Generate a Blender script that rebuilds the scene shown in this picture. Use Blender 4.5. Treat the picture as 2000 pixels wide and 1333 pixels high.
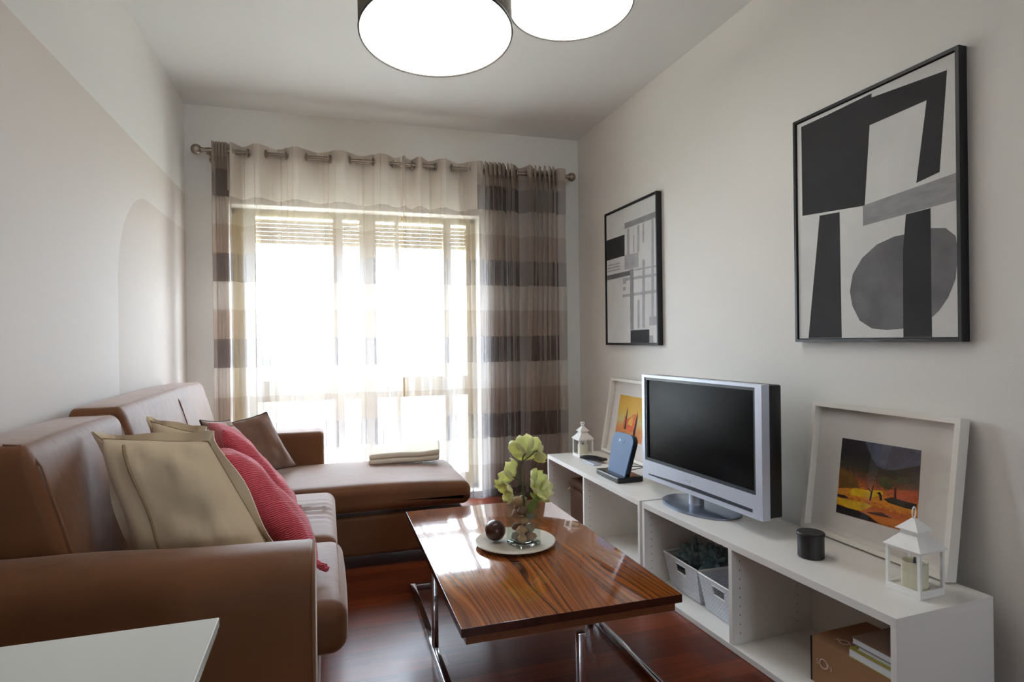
import bpy, bmesh, math, random
import numpy as np
from mathutils import Vector, Matrix, noise
random.seed(7)
PI = math.pi
SC = bpy.context.scene
COL = SC.collection
for _o in list(bpy.data.objects):
    bpy.data.objects.remove(_o)

# ------------------------------------------------------------------ camera (level, 21 mm), read from the photo's perspective
F_PX, YAW, PITCH, ROLL, HC = 1168.6, -.3007, .0009, -.0123, 1.11
def _cam_matrix():
    cy, sy = math.cos(YAW), math.sin(YAW); cp, sp = math.cos(PITCH), math.sin(PITCH); cr, sr = math.cos(ROLL), math.sin(ROLL)
    base = np.array([[1, 0, 0], [0, 0, -1], [0, 1, 0.]])
    Y = np.array([[cy, sy, 0], [-sy, cy, 0], [0, 0, 1]])
    P = np.array([[1, 0, 0], [0, cp, -sp], [0, sp, cp]])
    R = np.array([[cr, -sr, 0], [sr, cr, 0], [0, 0, 1]])
    return R @ P @ base @ Y
CM = _cam_matrix()
cam = bpy.data.objects.new('camera', bpy.data.cameras.new('camera')); COL.objects.link(cam)
cam.data.sensor_width = 36; cam.data.lens = F_PX / 2000 * 36; cam.data.clip_start = .02; cam.data.clip_end = 500
_m = Matrix.Identity(4)
for _i in range(3):
    _m[_i][0] = CM[0][_i]; _m[_i][1] = -CM[1][_i]; _m[_i][2] = -CM[2][_i]
_m[0][3] = 0; _m[1][3] = 0; _m[2][3] = HC
cam.matrix_world = _m
SC.camera = cam
# points of known planes, read off the photograph
def ray(x, y): return CM.T @ np.array([(x - 1000) / F_PX, (y - 666.5) / F_PX, 1])
def onx(x, y, X): r = ray(x, y); return Vector(np.array([0, 0, HC]) + r * X / r[0])
def onplane(x, y, p, n):
    r = Vector(ray(x, y)); o = Vector((0, 0, HC)); n = Vector(n)
    return o + r * ((Vector(p) - o).dot(n) / r.dot(n))

# ------------------------------------------------------------------ world, lights, exposure
SKY_STRENGTH = 27.0
SC.view_settings.view_transform = 'Standard'
SC.view_settings.look = 'None'
SC.view_settings.gamma = 1
SC.view_settings.exposure = 0.48
SC.view_settings.use_curve_mapping = False
SC.cycles.transparent_max_bounces = 24
SC.cycles.max_bounces = 10
SC.cycles.diffuse_bounces = 6
SC.cycles.sample_clamp_indirect = 8
SC.cycles.caustics_reflective = False
SC.cycles.caustics_refractive = False
W = bpy.data.worlds.new('sky'); SC.world = W; W.use_nodes = True
_bg = W.node_tree.nodes['Background']
_bg.inputs[0].default_value = (.71, .85, 1, 1); _bg.inputs[1].default_value = SKY_STRENGTH
XL, XR, YB, YF, ZC = -.828, 1.82, 4.145, -4.6, 2.605
WX0, WX1, WZ0, WZ1 = -.585, 1.05, .04, 2.0      # balcony door opening
# unseen window added to the end wall behind the camera for fill light
RX0, RX1, RZ0, RZ1 = .6, 1.4, 1.1, 1.85
def portal(name, loc, rot, sx, sy):
    l = bpy.data.lights.new(name, 'AREA'); l.shape = 'RECTANGLE'; l.size = sx; l.size_y = sy
    l.cycles.is_portal = True
    o = bpy.data.objects.new(name, l); COL.objects.link(o); o.location = loc; o.rotation_euler = rot
portal('window_portal', ((WX0 + WX1) / 2, YB + .31, (WZ0 + WZ1) / 2), (-PI / 2, 0, 0), WX1 - WX0, WZ1 - WZ0)
portal('rear_fill_portal', ((RX0 + RX1) / 2, YF - .2, (RZ0 + RZ1) / 2), (PI / 2, 0, 0), RX1 - RX0, RZ1 - RZ0)

# ------------------------------------------------------------------ materials
def lin(c):
    f = lambda v: (v / 255 / 12.92) if v / 255 <= .04045 else ((v / 255 + .055) / 1.055) ** 2.4
    return (f(c[0]), f(c[1]), f(c[2]), 1)
MAT = {}
def mat(name, rgb, rough=.6, metal=0, noise_amt=0, noise_scale=8, bump=0, bump_scale=60, coat=0, sheen=0, spec=.5, stretch=None):
    if name in MAT: return MAT[name]
    m = bpy.data.materials.new(name); m.use_nodes = True; MAT[name] = m
    nt = m.node_tree; b = nt.nodes['Principled BSDF']
    col = lin(rgb); b.inputs['Base Color'].default_value = col
    b.inputs['Roughness'].default_value = rough; b.inputs['Metallic'].default_value = metal
    b.inputs['Coat Weight'].default_value = coat; b.inputs['Coat Roughness'].default_value = .05
    b.inputs['Sheen Weight'].default_value = sheen; b.inputs['Specular IOR Level'].default_value = spec
    tc = nt.nodes.new('ShaderNodeTexCoord'); mp = nt.nodes.new('ShaderNodeMapping')
    nt.links.new(tc.outputs['Object'], mp.inputs[0])
    if stretch: mp.inputs['Scale'].default_value = stretch
    if noise_amt:
        n = nt.nodes.new('ShaderNodeTexNoise'); n.inputs['Scale'].default_value = noise_scale; n.inputs['Detail'].default_value = 5
        nt.links.new(mp.outputs[0], n.inputs['Vector'])
        r = nt.nodes.new('ShaderNodeValToRGB')
        r.color_ramp.elements[0].position = .3; r.color_ramp.elements[1].position = .7
        r.color_ramp.elements[0].color = tuple(c * (1 - noise_amt) for c in col[:3]) + (1,)
        r.color_ramp.elements[1].color = tuple(min(1, c * (1 + noise_amt)) for c in col[:3]) + (1,)
        nt.links.new(n.outputs[0], r.inputs[0]); nt.links.new(r.outputs[0], b.inputs['Base Color'])
    if bump:
        n2 = nt.nodes.new('ShaderNodeTexNoise'); n2.inputs['Scale'].default_value = bump_scale; n2.inputs['Detail'].default_value = 4
        nt.links.new(mp.outputs[0], n2.inputs['Vector'])
        bp = nt.nodes.new('ShaderNodeBump'); bp.inputs['Strength'].default_value = bump; bp.inputs['Distance'].default_value = .01
        nt.links.new(n2.outputs[0], bp.inputs['Height']); nt.links.new(bp.outputs[0], b.inputs['Normal'])
    return m
def emis(name, rgb, s):
    m = mat(name, rgb, .6); b = m.node_tree.nodes['Principled BSDF']
    b.inputs['Emission Color'].default_value = lin(rgb); b.inputs['Emission Strength'].default_value = s
    return m
def math_n(nt, op, a, b=None):
    n = nt.nodes.new('ShaderNodeMath'); n.operation = op
    for i, v in enumerate((a, b)):
        if v is None: continue
        if isinstance(v, (int, float)): n.inputs[i].default_value = v
        else: nt.links.new(v, n.inputs[i])
    return n.outputs[0]
def mixc(nt, f, a, b):
    n = nt.nodes.new('ShaderNodeMix'); n.data_type = 'RGBA'
    nt.links.new(f, n.inputs[0])
    for i, v in ((6, a), (7, b)):
        if isinstance(v, tuple): n.inputs[i].default_value = v
        else: nt.links.new(v, n.inputs[i])
    return n.outputs[2]
M_WALL = mat('wall_paint', (226, 223, 217), .75, noise_amt=.015, noise_scale=2, bump=.05, bump_scale=120)
M_CEIL = mat('ceiling_paint', (226, 226, 224), .8)
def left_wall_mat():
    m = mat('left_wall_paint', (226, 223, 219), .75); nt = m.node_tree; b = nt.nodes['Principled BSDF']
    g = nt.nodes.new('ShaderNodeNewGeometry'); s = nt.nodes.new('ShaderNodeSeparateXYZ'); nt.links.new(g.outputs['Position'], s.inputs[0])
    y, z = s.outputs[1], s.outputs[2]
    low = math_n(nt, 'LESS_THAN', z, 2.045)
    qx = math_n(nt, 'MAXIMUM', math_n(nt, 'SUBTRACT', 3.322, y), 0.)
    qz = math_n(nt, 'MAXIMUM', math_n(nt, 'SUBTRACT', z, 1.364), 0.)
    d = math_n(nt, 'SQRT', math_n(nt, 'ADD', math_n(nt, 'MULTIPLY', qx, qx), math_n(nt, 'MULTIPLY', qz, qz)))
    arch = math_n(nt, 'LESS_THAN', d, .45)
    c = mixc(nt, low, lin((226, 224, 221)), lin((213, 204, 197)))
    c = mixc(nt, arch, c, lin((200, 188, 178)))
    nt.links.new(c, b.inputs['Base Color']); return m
M_LEFT = left_wall_mat()
def floor_mat():
    m = mat('red_wood_floor', (95, 45, 20), .3); nt = m.node_tree; b = nt.nodes['Principled BSDF']
    tc = nt.nodes.new('ShaderNodeTexCoord')
    br = nt.nodes.new('ShaderNodeTexBrick'); nt.links.new(tc.outputs['Object'], br.inputs['Vector'])
    br.inputs['Scale'].default_value = 1; br.inputs['Brick Width'].default_value = .62; br.inputs['Row Height'].default_value = .092
    br.inputs['Mortar Size'].default_value = .0008; br.inputs['Mortar Smooth'].default_value = 0; br.inputs['Bias'].default_value = 0
    br.offset = .37; br.inputs['Color1'].default_value = lin((132, 60, 26)); br.inputs['Color2'].default_value = lin((92, 36, 17)); br.inputs['Mortar'].default_value = lin((40, 16, 10))
    mp = nt.nodes.new('ShaderNodeMapping'); mp.inputs['Scale'].default_value = (2.5, 45, 1); nt.links.new(tc.outputs['Object'], mp.inputs[0])
    n = nt.nodes.new('ShaderNodeTexNoise'); n.inputs['Scale'].default_value = 1.6; n.inputs['Detail'].default_value = 6; nt.links.new(mp.outputs[0], n.inputs['Vector'])
    r = nt.nodes.new('ShaderNodeValToRGB'); r.color_ramp.elements[0].color = (.62, .6, .6, 1); r.color_ramp.elements[1].color = (1.15, 1.1, 1.05, 1)
    r.color_ramp.elements[0].position = .3; r.color_ramp.elements[1].position = .7
    nt.links.new(n.outputs[0], r.inputs[0])
    mx = nt.nodes.new('ShaderNodeMix'); mx.data_type = 'RGBA'; mx.blend_type = 'MULTIPLY'; mx.inputs[0].default_value = 1
    nt.links.new(br.outputs[0], mx.inputs[6]); nt.links.new(r.outputs[0], mx.inputs[7]); nt.links.new(mx.outputs[2], b.inputs['Base Color'])
    b.inputs['Roughness'].default_value = .3; b.inputs['Coat Weight'].default_value = 0; b.inputs['Specular IOR Level'].default_value = .4; b.inputs['Coat Roughness'].default_value = .25
    return m
M_FLOOR = floor_mat()
def rosewood():
    m = mat('glossy_rosewood', (150, 85, 25), .12, coat=.8); nt = m.node_tree; b = nt.nodes['Principled BSDF']
    tc = nt.nodes.new('ShaderNodeTexCoord'); mp = nt.nodes.new('ShaderNodeMapping'); nt.links.new(tc.outputs['Object'], mp.inputs[0])
    mp.inputs['Rotation'].default_value = (0, 0, -.06); mp.inputs['Scale'].default_value = (1, .16, 1)
    n0 = nt.nodes.new('ShaderNodeTexNoise'); n0.inputs['Scale'].default_value = 3.0; n0.inputs['Detail'].default_value = 3; nt.links.new(mp.outputs[0], n0.inputs['Vector'])
    s = nt.nodes.new('ShaderNodeSeparateXYZ'); nt.links.new(mp.outputs[0], s.inputs[0])
    w = math_n(nt, 'ADD', math_n(nt, 'MULTIPLY', s.outputs[0], 44.), math_n(nt, 'MULTIPLY', n0.outputs[0], 18.))
    cb = nt.nodes.new('ShaderNodeCombineXYZ'); nt.links.new(w, cb.inputs[0])
    n1 = nt.nodes.new('ShaderNodeTexNoise'); n1.noise_dimensions = '3D'; n1.inputs['Scale'].default_value = 1.5; n1.inputs['Detail'].default_value = 6; n1.inputs['Roughness'].default_value = .7; nt.links.new(cb.outputs[0], n1.inputs['Vector'])
    r = nt.nodes.new('ShaderNodeValToRGB'); e = r.color_ramp.elements
    e[0].position = .36; e[0].color = lin((52, 26, 12)); e[1].position = .66; e[1].color = lin((194, 118, 50))
    a = e.new(.46); a.color = lin((120, 64, 26)); a = e.new(.55); a.color = lin((160, 90, 38))
    nt.links.new(n1.outputs[0], r.inputs[0]); nt.links.new(r.outputs[0], b.inputs['Base Color'])
    b.inputs['Coat Roughness'].default_value = .02; return m
M_ROSE = rosewood()
M_ROSE_EDGE = mat('rosewood_edge', (112, 64, 36), .3, noise_amt=.25, noise_scale=20, stretch=(3, 3, 30))
M_SUEDE = mat('tan_suede', (110, 68, 37), .62, noise_amt=.16, noise_scale=5, bump=.12, bump_scale=25, sheen=.5, spec=.35)
M_SUEDE.node_tree.nodes['Principled BSDF'].inputs['Sheen Tint'].default_value = (1, .86, .78, 1)
M_SUEDE.node_tree.nodes['Principled BSDF'].inputs['Sheen Roughness'].default_value = .35
M_SEAM = mat('seam_thread', (134, 94, 66), .8)
M_BEIGE = mat('beige_cotton', (206, 186, 156), .85, bump=.25, bump_scale=14, sheen=.2)
M_BEIGE_SEAM = mat('beige_cotton_hem', (150, 128, 98), .85)
M_TAUPE = mat('taupe_cotton', (160, 132, 116), .85, bump=.25, bump_scale=12, sheen=.2)
M_BROWN = mat('brown_cotton', (128, 96, 78), .85, noise_amt=.08, noise_scale=9, bump=.2, bump_scale=12, sheen=.3)
M_DKBROWN = mat('dark_brown_piping', (66, 46, 40), .8)
def red_mat():
    m = mat('red_ribbed_cotton', (188, 62, 76), .85, sheen=.3); nt = m.node_tree; b = nt.nodes['Principled BSDF']
    tc = nt.nodes.new('ShaderNodeTexCoord'); mp = nt.nodes.new('ShaderNodeMapping'); nt.links.new(tc.outputs['Object'], mp.inputs[0])
    mp.inputs['Rotation'].default_value = (.5, .3, 0); mp.inputs['Scale'].default_value = (1, 1, 1)
    w = nt.nodes.new('ShaderNodeTexWave'); w.bands_direction = 'Z'; w.inputs['Scale'].default_value = 52; w.inputs['Distortion'].default_value = 7; w.inputs['Detail Scale'].default_value = .6; w.inputs['Detail'].default_value = 3
    nt.links.new(mp.outputs[0], w.inputs['Vector'])
    r = nt.nodes.new('ShaderNodeValToRGB'); r.color_ramp.elements[0].color = lin((168, 44, 64)); r.color_ramp.elements[1].color = lin((226, 92, 104))
    nt.links.new(w.outputs[0], r.inputs[0]); nt.links.new(r.outputs[0], b.inputs['Base Color'])
    bp = nt.nodes.new('ShaderNodeBump'); bp.inputs['Strength'].default_value = .35; bp.inputs['Distance'].default_value = .01
    nt.links.new(w.outputs[0], bp.inputs['Height']); nt.links.new(bp.outputs[0], b.inputs['Normal']); return m
M_RED = red_mat()
M_LAM = mat('white_laminate', (232, 228, 222), .35)
M_LAM_IN = mat('white_laminate_inside', (222, 215, 206), .45)
M_PEG = mat('peg_hole', (120, 112, 104), .8)
M_FRAMEW = mat('white_frame_paint', (232, 226, 216), .4)
M_MATB = mat('white_picture_mount', (226, 220, 214), .8)
M_BLACK = mat('black_frame_wood', (16, 15, 17), .45)
M_CHROME = mat('chrome', (205, 205, 208), .07, 1)
M_SILVER = mat('silver_plastic', (200, 206, 220), .38, .35)
M_STEELB = mat('brushed_steel_base', (140, 150, 168), .3, .8)
M_TVBLK = mat('black_plastic', (14, 14, 16), .4)
M_TVGRY = mat('dark_grey_plastic', (52, 58, 66), .35)
M_SCREEN = mat('tv_screen', (3, 4, 5), .24, spec=.09)
M_ROD = mat('brushed_nickel_rod', (150, 138, 124), .28, 1)
M_METALW = mat('white_painted_metal', (232, 230, 226), .4)
M_CANDLE = mat('cream_wax', (222, 216, 190), .5)
M_MODEM = mat('modem_painted_reflection', (46, 88, 134), .5)  # blue sky reflection painted into the base colour
M_BLKGL = mat('gloss_black_plastic', (12, 13, 17), .2)
M_CHAMP = mat('champagne_aluminium', (176, 160, 112), .4, .3)
M_LINEN = mat('grey_brown_linen', (92, 82, 70), .9, bump=.3, bump_scale=150)
M_GREYBASE = mat('white_table_top', (224, 226, 220), .3)
def glass_mat(name, gl=.12, tint=(1, 1, 1, 1)):
    m = bpy.data.materials.new(name); m.use_nodes = True; nt = m.node_tree; nt.nodes.remove(nt.nodes['Principled BSDF'])
    out = nt.nodes['Material Output']; t = nt.nodes.new('ShaderNodeBsdfTransparent'); t.inputs[0].default_value = tint
    g = nt.nodes.new('ShaderNodeBsdfGlossy'); g.inputs['Roughness'].default_value = .03
    mx = nt.nodes.new('ShaderNodeMixShader'); mx.inputs[0].default_value = gl
    nt.links.new(t.outputs[0], mx.inputs[1]); nt.links.new(g.outputs[0], mx.inputs[2]); nt.links.new(mx.outputs[0], out.inputs[0])
    return m
M_GLASS = glass_mat('clear_glass', .035)
M_GLASSG = glass_mat('vase_glass', .07, (.93, .97, .95, 1))
def sheer(name, rgb, alpha, through=(240, 240, 240)):
    m = bpy.data.materials.new(name); m.use_nodes = True; nt = m.node_tree; nt.nodes.remove(nt.nodes['Principled BSDF'])
    out = nt.nodes['Material Output']; t = nt.nodes.new('ShaderNodeBsdfTransparent')
    d = nt.nodes.new('ShaderNodeBsdfDiffuse'); l = nt.nodes.new('ShaderNodeBsdfTranslucent')
    c = lin(rgb)
    d.inputs[0].default_value = c; l.inputs[0].default_value = lin(through)
    m1 = nt.nodes.new('ShaderNodeMixShader'); m1.inputs[0].default_value = .29; nt.links.new(d.outputs[0], m1.inputs[1]); nt.links.new(l.outputs[0], m1.inputs[2])
    m2 = nt.nodes.new('ShaderNodeMixShader'); m2.inputs[0].default_value = alpha
    nt.links.new(t.outputs[0], m2.inputs[1]); nt.links.new(m1.outputs[0], m2.inputs[2]); nt.links.new(m2.outputs[0], out.inputs[0])
    return m
M_SH = [sheer('sheer_light_band', (178, 160, 146), .44, (238, 236, 234)), sheer('sheer_mid_band', (150, 124, 106), .48, (228, 222, 218)), sheer('sheer_dark_band', (106, 86, 76), .55, (214, 210, 212)), sheer('header_and_painted_backlight', (212, 200, 186), .86, (232, 226, 220))]

# ------------------------------------------------------------------ mesh helpers
def obj(name, verts, faces, m, parent=None, smooth=30, loc=None):
    me = bpy.data.meshes.new(name); me.from_pydata([tuple(v) for v in verts], [], faces); me.validate()
    bm = bmesh.new(); bm.from_mesh(me); bmesh.ops.recalc_face_normals(bm, faces=bm.faces); bm.to_mesh(me); bm.free()
    for x in (m if isinstance(m, (list, tuple)) else [m]): me.materials.append(x)
    if smooth:
        me.polygons.foreach_set('use_smooth', [True] * len(me.polygons)); me.set_sharp_from_angle(angle=math.radians(smooth))
    o = bpy.data.objects.new(name, me); COL.objects.link(o)
    attach(o, parent)
    return o
def attach(o, parent):
    if parent:
        o.parent = parent
        top = parent
        off = Vector((0, 0, 0))
        while top: off += top.location if top.type == 'EMPTY' else Vector((0, 0, 0)); top = top.parent
        o.matrix_parent_inverse = Matrix.Translation(-off) if parent.type == 'EMPTY' else Matrix.Identity(4)
def tag(o, label, cat, group=None):
    o['label'] = label; o['category'] = cat
    if group: o['group'] = group
    return o
def thing(name, label, cat, loc=(0, 0, 0), group=None):
    o = bpy.data.objects.new(name, None); COL.objects.link(o); o.location = loc; o.empty_display_size = .05
    return tag(o, label, cat, group)
def structure(o): o['kind'] = 'structure'; return o
class G:
    """collects geometry (world coordinates) for one mesh object"""
    def __init__(s): s.v = []; s.f = []
    def add(s, v, f):
        n = len(s.v); s.v += [Vector(p) for p in v]; s.f += [[i + n for i in q] for q in f]; return s
    def box(s, x0, x1, y0, y1, z0, z1, T=None, bev=0):
        bm = bmesh.new(); bmesh.ops.create_cube(bm, size=1)
        for v in bm.verts: v.co = Vector(((x0 + x1) / 2 + v.co.x * (x1 - x0), (y0 + y1) / 2 + v.co.y * (y1 - y0), (z0 + z1) / 2 + v.co.z * (z1 - z0)))
        if bev: bmesh.ops.bevel(bm, geom=bm.edges[:], offset=bev, segments=2, profile=.5, affect='EDGES')
        return s.bm(bm, T)
    def bm(s, bm, T=None):
        bm.verts.index_update(); v = [(T @ w.co if T else w.co.copy()) for w in bm.verts]; f = [[w.index for w in q.verts] for q in bm.faces]; bm.free(); return s.add(v, f)
    def lathe(s, prof, c=(0, 0, 0), n=32, T=None, sx=1, sy=1, cap=True):
        v = []; f = []
        for r, z in prof:
            for k in range(n):
                a = 2 * PI * k / n; p = Vector((c[0] + r * sx * math.cos(a), c[1] + r * sy * math.sin(a), c[2] + z)); v.append(T @ p if T else p)
        for i in range(len(prof) - 1):
            for k in range(n): f.append([i * n + k, i * n + (k + 1) % n, (i + 1) * n + (k + 1) % n, (i + 1) * n + k])
        if cap:
            f.append(list(range(n))[::-1]); f.append([(len(prof) - 1) * n + k for k in range(n)])
        return s.add(v, f)
    def tube(s, pts, r, n=8, closed=False):
        pts = [Vector(p) for p in pts]; v = []; f = []; N = len(pts); up = None
        for i, p in enumerate(pts):
            d = (pts[(i + 1) % N] - pts[i - 1]) if closed else (pts[min(i + 1, N - 1)] - pts[max(i - 1, 0)])
            d = d.normalized() if d.length > 1e-9 else Vector((0, 0, 1))
            if up is None: up = d.orthogonal().normalized()
            up = (up - d * up.dot(d)); up = up.normalized() if up.length > 1e-6 else d.orthogonal().normalized()
            w = d.cross(up); rr = r[i] if isinstance(r, (list, tuple)) else r
            for k in range(n):
                a = 2 * PI * k / n; v.append(p + (up * math.cos(a) + w * math.sin(a)) * rr)
        for i in range(N if closed else N - 1):
            for k in range(n): f.append([i * n + k, i * n + (k + 1) % n, ((i + 1) % N) * n + (k + 1) % n, ((i + 1) % N) * n + k])
        if not closed: f.append(list(range(n))[::-1]); f.append([(N - 1) * n + k for k in range(n)])
        return s.add(v, f)
    def soft(s, x0, x1, y0, y1, z0, z1, r=.03, bulge=0, T=None, fn=None, n=10, bside=0):
        """rounded, slightly swollen box"""
        hx, hy, hz = (x1 - x0) / 2, (y1 - y0) / 2, (z1 - z0) / 2; c = Vector(((x0 + x1) / 2, (y0 + y1) / 2, (z0 + z1) / 2))
        r = min(r, hx, hy, hz)
        def axis(h):
            a = [-h + r * (1 - math.cos(t * PI / 2 / 4)) if False else -h + r * t / 4 for t in range(4)]
            mid = [-(h - r) + 2 * (h - r) * i / n for i in range(n + 1)] if h > r else [0]
            return a + mid + [-q for q in a[::-1]]
        ax = [axis(hx), axis(hy), axis(hz)]; idx = {}; v = []; f = []
        def vert(p):
            k = tuple(round(q, 6) for q in p)
            if k not in idx:
                core = Vector([max(-(h - r), min(h - r, q)) for h, q in zip((hx, hy, hz), p)]); d = Vector(p) - core
                q = core + d.normalized() * r if d.length > 1e-9 else Vector(p)
                u, w, t = q.x / hx, q.y / hy, q.z / hz
                q.z += (bulge if t > 0 else 0) * max(0, 1 - u * u) * max(0, 1 - w * w) * max(0, t)
                q.x += bside * (1 - w * w) * (1 - t * t) * u; q.y += bside * (1 - u * u) * (1 - t * t) * w
                q = q + c
                if fn: q = fn(q)
                idx[k] = len(v); v.append(T @ q if T else q)
            return idx[k]
        for a in range(3):
            b, d = (a + 1) % 3, (a + 2) % 3
            for sgn in (0, -1):
                for i in range(len(ax[b]) - 1):
                    for j in range(len(ax[d]) - 1):
                        q = []
                        for (ii, jj) in ((i, j), (i + 1, j), (i + 1, j + 1), (i, j + 1)):
                            p = [0, 0, 0]; p[a] = ax[a][sgn]; p[b] = ax[b][ii]; p[d] = ax[d][jj]; q.append(vert(p))
                        if len(set(q)) == 4: f.append(q)
        return s.add(v, f)
    def sphere(s, c, r, n=24, m=14, fn=None):
        v = []; f = []
        for i in range(m + 1):
            t = PI * i / m
            for k in range(n):
                a = 2 * PI * k / n; d = Vector((math.sin(t) * math.cos(a), math.sin(t) * math.sin(a), math.cos(t)))
                rr = r * (fn(d) if fn else 1); v.append(Vector(c) + d * rr)
        for i in range(m):
            for k in range(n): f.append([i * n + k, i * n + (k + 1) % n, (i + 1) * n + (k + 1) % n, (i + 1) * n + k])
        return s.add(v, f)
    def prism(s, poly, n, d):
        """polygon (3D points) extruded by n*d"""
        k = len(poly); n = Vector(n) * d; v = [Vector(p) for p in poly] + [Vector(p) + n for p in poly]
        f = [list(range(k))[::-1], list(range(k, 2 * k))] + [[i, (i + 1) % k, k + (i + 1) % k, k + i] for i in range(k)]
        return s.add(v, f)
    def out(s, name, m, parent=None, smooth=30): return obj(name, s.v, s.f, m, parent, smooth)
def text_obj(name, body, size, M, m, parent, depth=.0006, spacing=1):
    cu = bpy.data.curves.new(name, 'FONT'); cu.body = body; cu.size = size; cu.extrude = depth; cu.space_character = spacing
    cu.align_x = 'CENTER'; cu.align_y = 'CENTER'
    t = bpy.data.objects.new(name + '_curve', cu); COL.objects.link(t)
    dg = bpy.context.evaluated_depsgraph_get(); me = bpy.data.meshes.new_from_object(t.evaluated_get(dg)); bpy.data.objects.remove(t)
    me.transform(M); me.materials.clear(); me.materials.append(m)
    o = bpy.data.objects.new(name, me); COL.objects.link(o); attach(o, parent); return o
def basis(o, x, y, z):
    M = Matrix.Identity(4)
    for i in range(3): M[i][0] = x[i]; M[i][1] = y[i]; M[i][2] = z[i]; M[i][3] = o[i]
    return M

# ------------------------------------------------------------------ room shell
structure(G().box(XL - .3, XR + .3, YF - .3, YB + .32, -.12, 0).out('floor', M_FLOOR))
structure(G().box(XL - .3, XR + .3, YF - .3, YB + .32, ZC, ZC + .15).out('ceiling', M_CEIL))
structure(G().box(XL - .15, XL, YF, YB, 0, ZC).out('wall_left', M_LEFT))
structure(G().box(XR, XR + .15, YF, YB, 0, ZC).out('wall_right', M_WALL))
g = G(); g.box(XL - .15, WX0, YB, YB + .32, 0, ZC); g.box(WX1, XR + .15, YB, YB + .32, 0, ZC); g.box(WX0, WX1, YB, YB + .32, WZ1, ZC); g.box(WX0, WX1, YB, YB + .32, 0, WZ0)
structure(g.out('wall_back', M_WALL))
g = G(); g.box(XL - .15, RX0, YF - .25, YF, 0, ZC); g.box(RX1, XR + .15, YF - .25, YF, 0, ZC); g.box(RX0, RX1, YF - .25, YF, RZ1, ZC); g.box(RX0, RX1, YF - .25, YF, 0, RZ0)
structure(g.out('wall_front', M_WALL))
def window(name, x0, x1, z0, z1, Y, stiles, rails, handle=None):
    w = structure(bpy.data.objects.new(name, None)); COL.objects.link(w); w.location = (x0, Y, z0)
    g = G(); t = .035
    g.box(x0, x0 + t, Y, Y + .07, z0, z1); g.box(x1 - t, x1, Y, Y + .07, z0, z1); g.box(x0, x1, Y, Y + .07, z0, z0 + t); g.box(x0, x1, Y, Y + .07, z1 - t, z1)
    g.out('window_frame', M_CHAMP, w, 0)
    sash = G()
    for a, b in stiles: sash.box(a, b, Y + .012, Y + .055, z0 + t, z1 - t)
    for a, b in rails: sash.box(x0 + t, x1 - t, Y + .016, Y + .051, a, b)
    sash.out('window_sash', M_CHAMP, w, 0)
    G().box(x0 + t, x1 - t, Y + .03, Y + .036, z0 + t, z1 - t).out('window_pane', M_GLASS, w, 0)
    return w
WIN = window('window_1', WX0, WX1, WZ0, WZ1, 4.28, [(-.55, -.44), (.051, .116), (.226, .341), (.47, .50), (.818, .875), (.985, 1.015)], [(.717, .859), (.075, .15)])
window('rear_fill_window', RX0, RX1, RZ0, RZ1, YF - .15, [(.93, .97)], [])  # added out of view to brighten surfaces facing the camera
g = G()
for k in range(6): g.box(WX0 + .02, WX1 - .02, 4.375, 4.39, 1.79 + k * .028, 1.79 + k * .028 + .026, bev=.004)
g.out('roller_shutter', mat('shutter_slats', (205, 196, 172), .6), WIN)

# ------------------------------------------------------------------ outdoors, seen through the sheers
structure(G().box(-60, 60, 4.5, 160, -9.2, -9).out('ground', mat('pale_dry_ground', (196, 188, 170), .9, noise_amt=.12, noise_scale=.15)))
bal = thing('balcony', 'pale concrete balcony floor beyond the glazed door', 'balcony', (.2, 4.46, 0))
G().box(-1.6, 2.4, 4.47, 5.6, -.16, -.02).out('floor_slab', mat('pale_concrete', (190, 184, 174), .85, noise_amt=.06), bal)
ral = thing('balcony_railing', 'thin metal balcony railing of upright bars beyond the curtains', 'railing', (.2, 5.5, -.02))
M_RAIL = mat('painted_railing', (120, 116, 110), .5)
G().box(-1.6, 2.4, 5.48, 5.52, .86, .89).out('top_rail', M_RAIL, ral); G().box(-1.6, 2.4, 5.49, 5.51, .04, .06).out('bottom_rail', M_RAIL, ral)
for k in range(24): G().box(-1.5 + k * .165, -1.488 + k * .165, 5.494, 5.506, -.02, .87).out('bar', M_RAIL, ral)
def hillv(x): return 1.2 + 1.4 * math.sin(x * .05 + 1) + .8 * math.sin(x * .13)
v = []; f = []; n = 60
for i in range(n + 1):
    x = -60 + 2 * i
    for (yy, zz) in ((110, -9), (122, hillv(x) * .6 - .2), (140, hillv(x) + .6), (155, -9)): v.append((x, yy, zz))
for i in range(n):
    for j in range(3): f.append([i * 4 + j, i * 4 + j + 1, i * 4 + 5 + j, i * 4 + 4 + j])
structure(obj('hills', v, f, mat('hazy_hills', (150, 160, 160), .95, noise_amt=.1, noise_scale=.1)))
hs = thing('house', 'pale house with pitched roof far beyond the balcony', 'house', (-17, 44, -9))
G().box(-24, -11, 38, 50, -9, 1.5).out('wall', mat('pale_render', (214, 208, 198), .85), hs)
G().prism([(-24.6, 37.5, 1.5), (-10.4, 37.5, 1.5), (-17.5, 37.5, 7.5)], (0, 1, 0), 13).out('roof', mat('pale_roof_tiles', (190, 178, 168), .85, noise_amt=.1), hs)
tr = thing('tree', 'bushy tree in the distance left of the window centre', 'tree', (-3.5, 48, -9))
G().tube([(-3.5, 48, -9), (-3.4, 48, -3)], [.5, .3]).out('trunk', mat('bark', (100, 84, 68), .9), tr)
G().sphere((-3.5, 48, .2), 3.9, fn=lambda d: 1 + .25 * noise.noise(d * 2.6)).out('crown', mat('tree_leaves', (126, 140, 104), .9, noise_amt=.3, noise_scale=1), tr)

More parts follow.
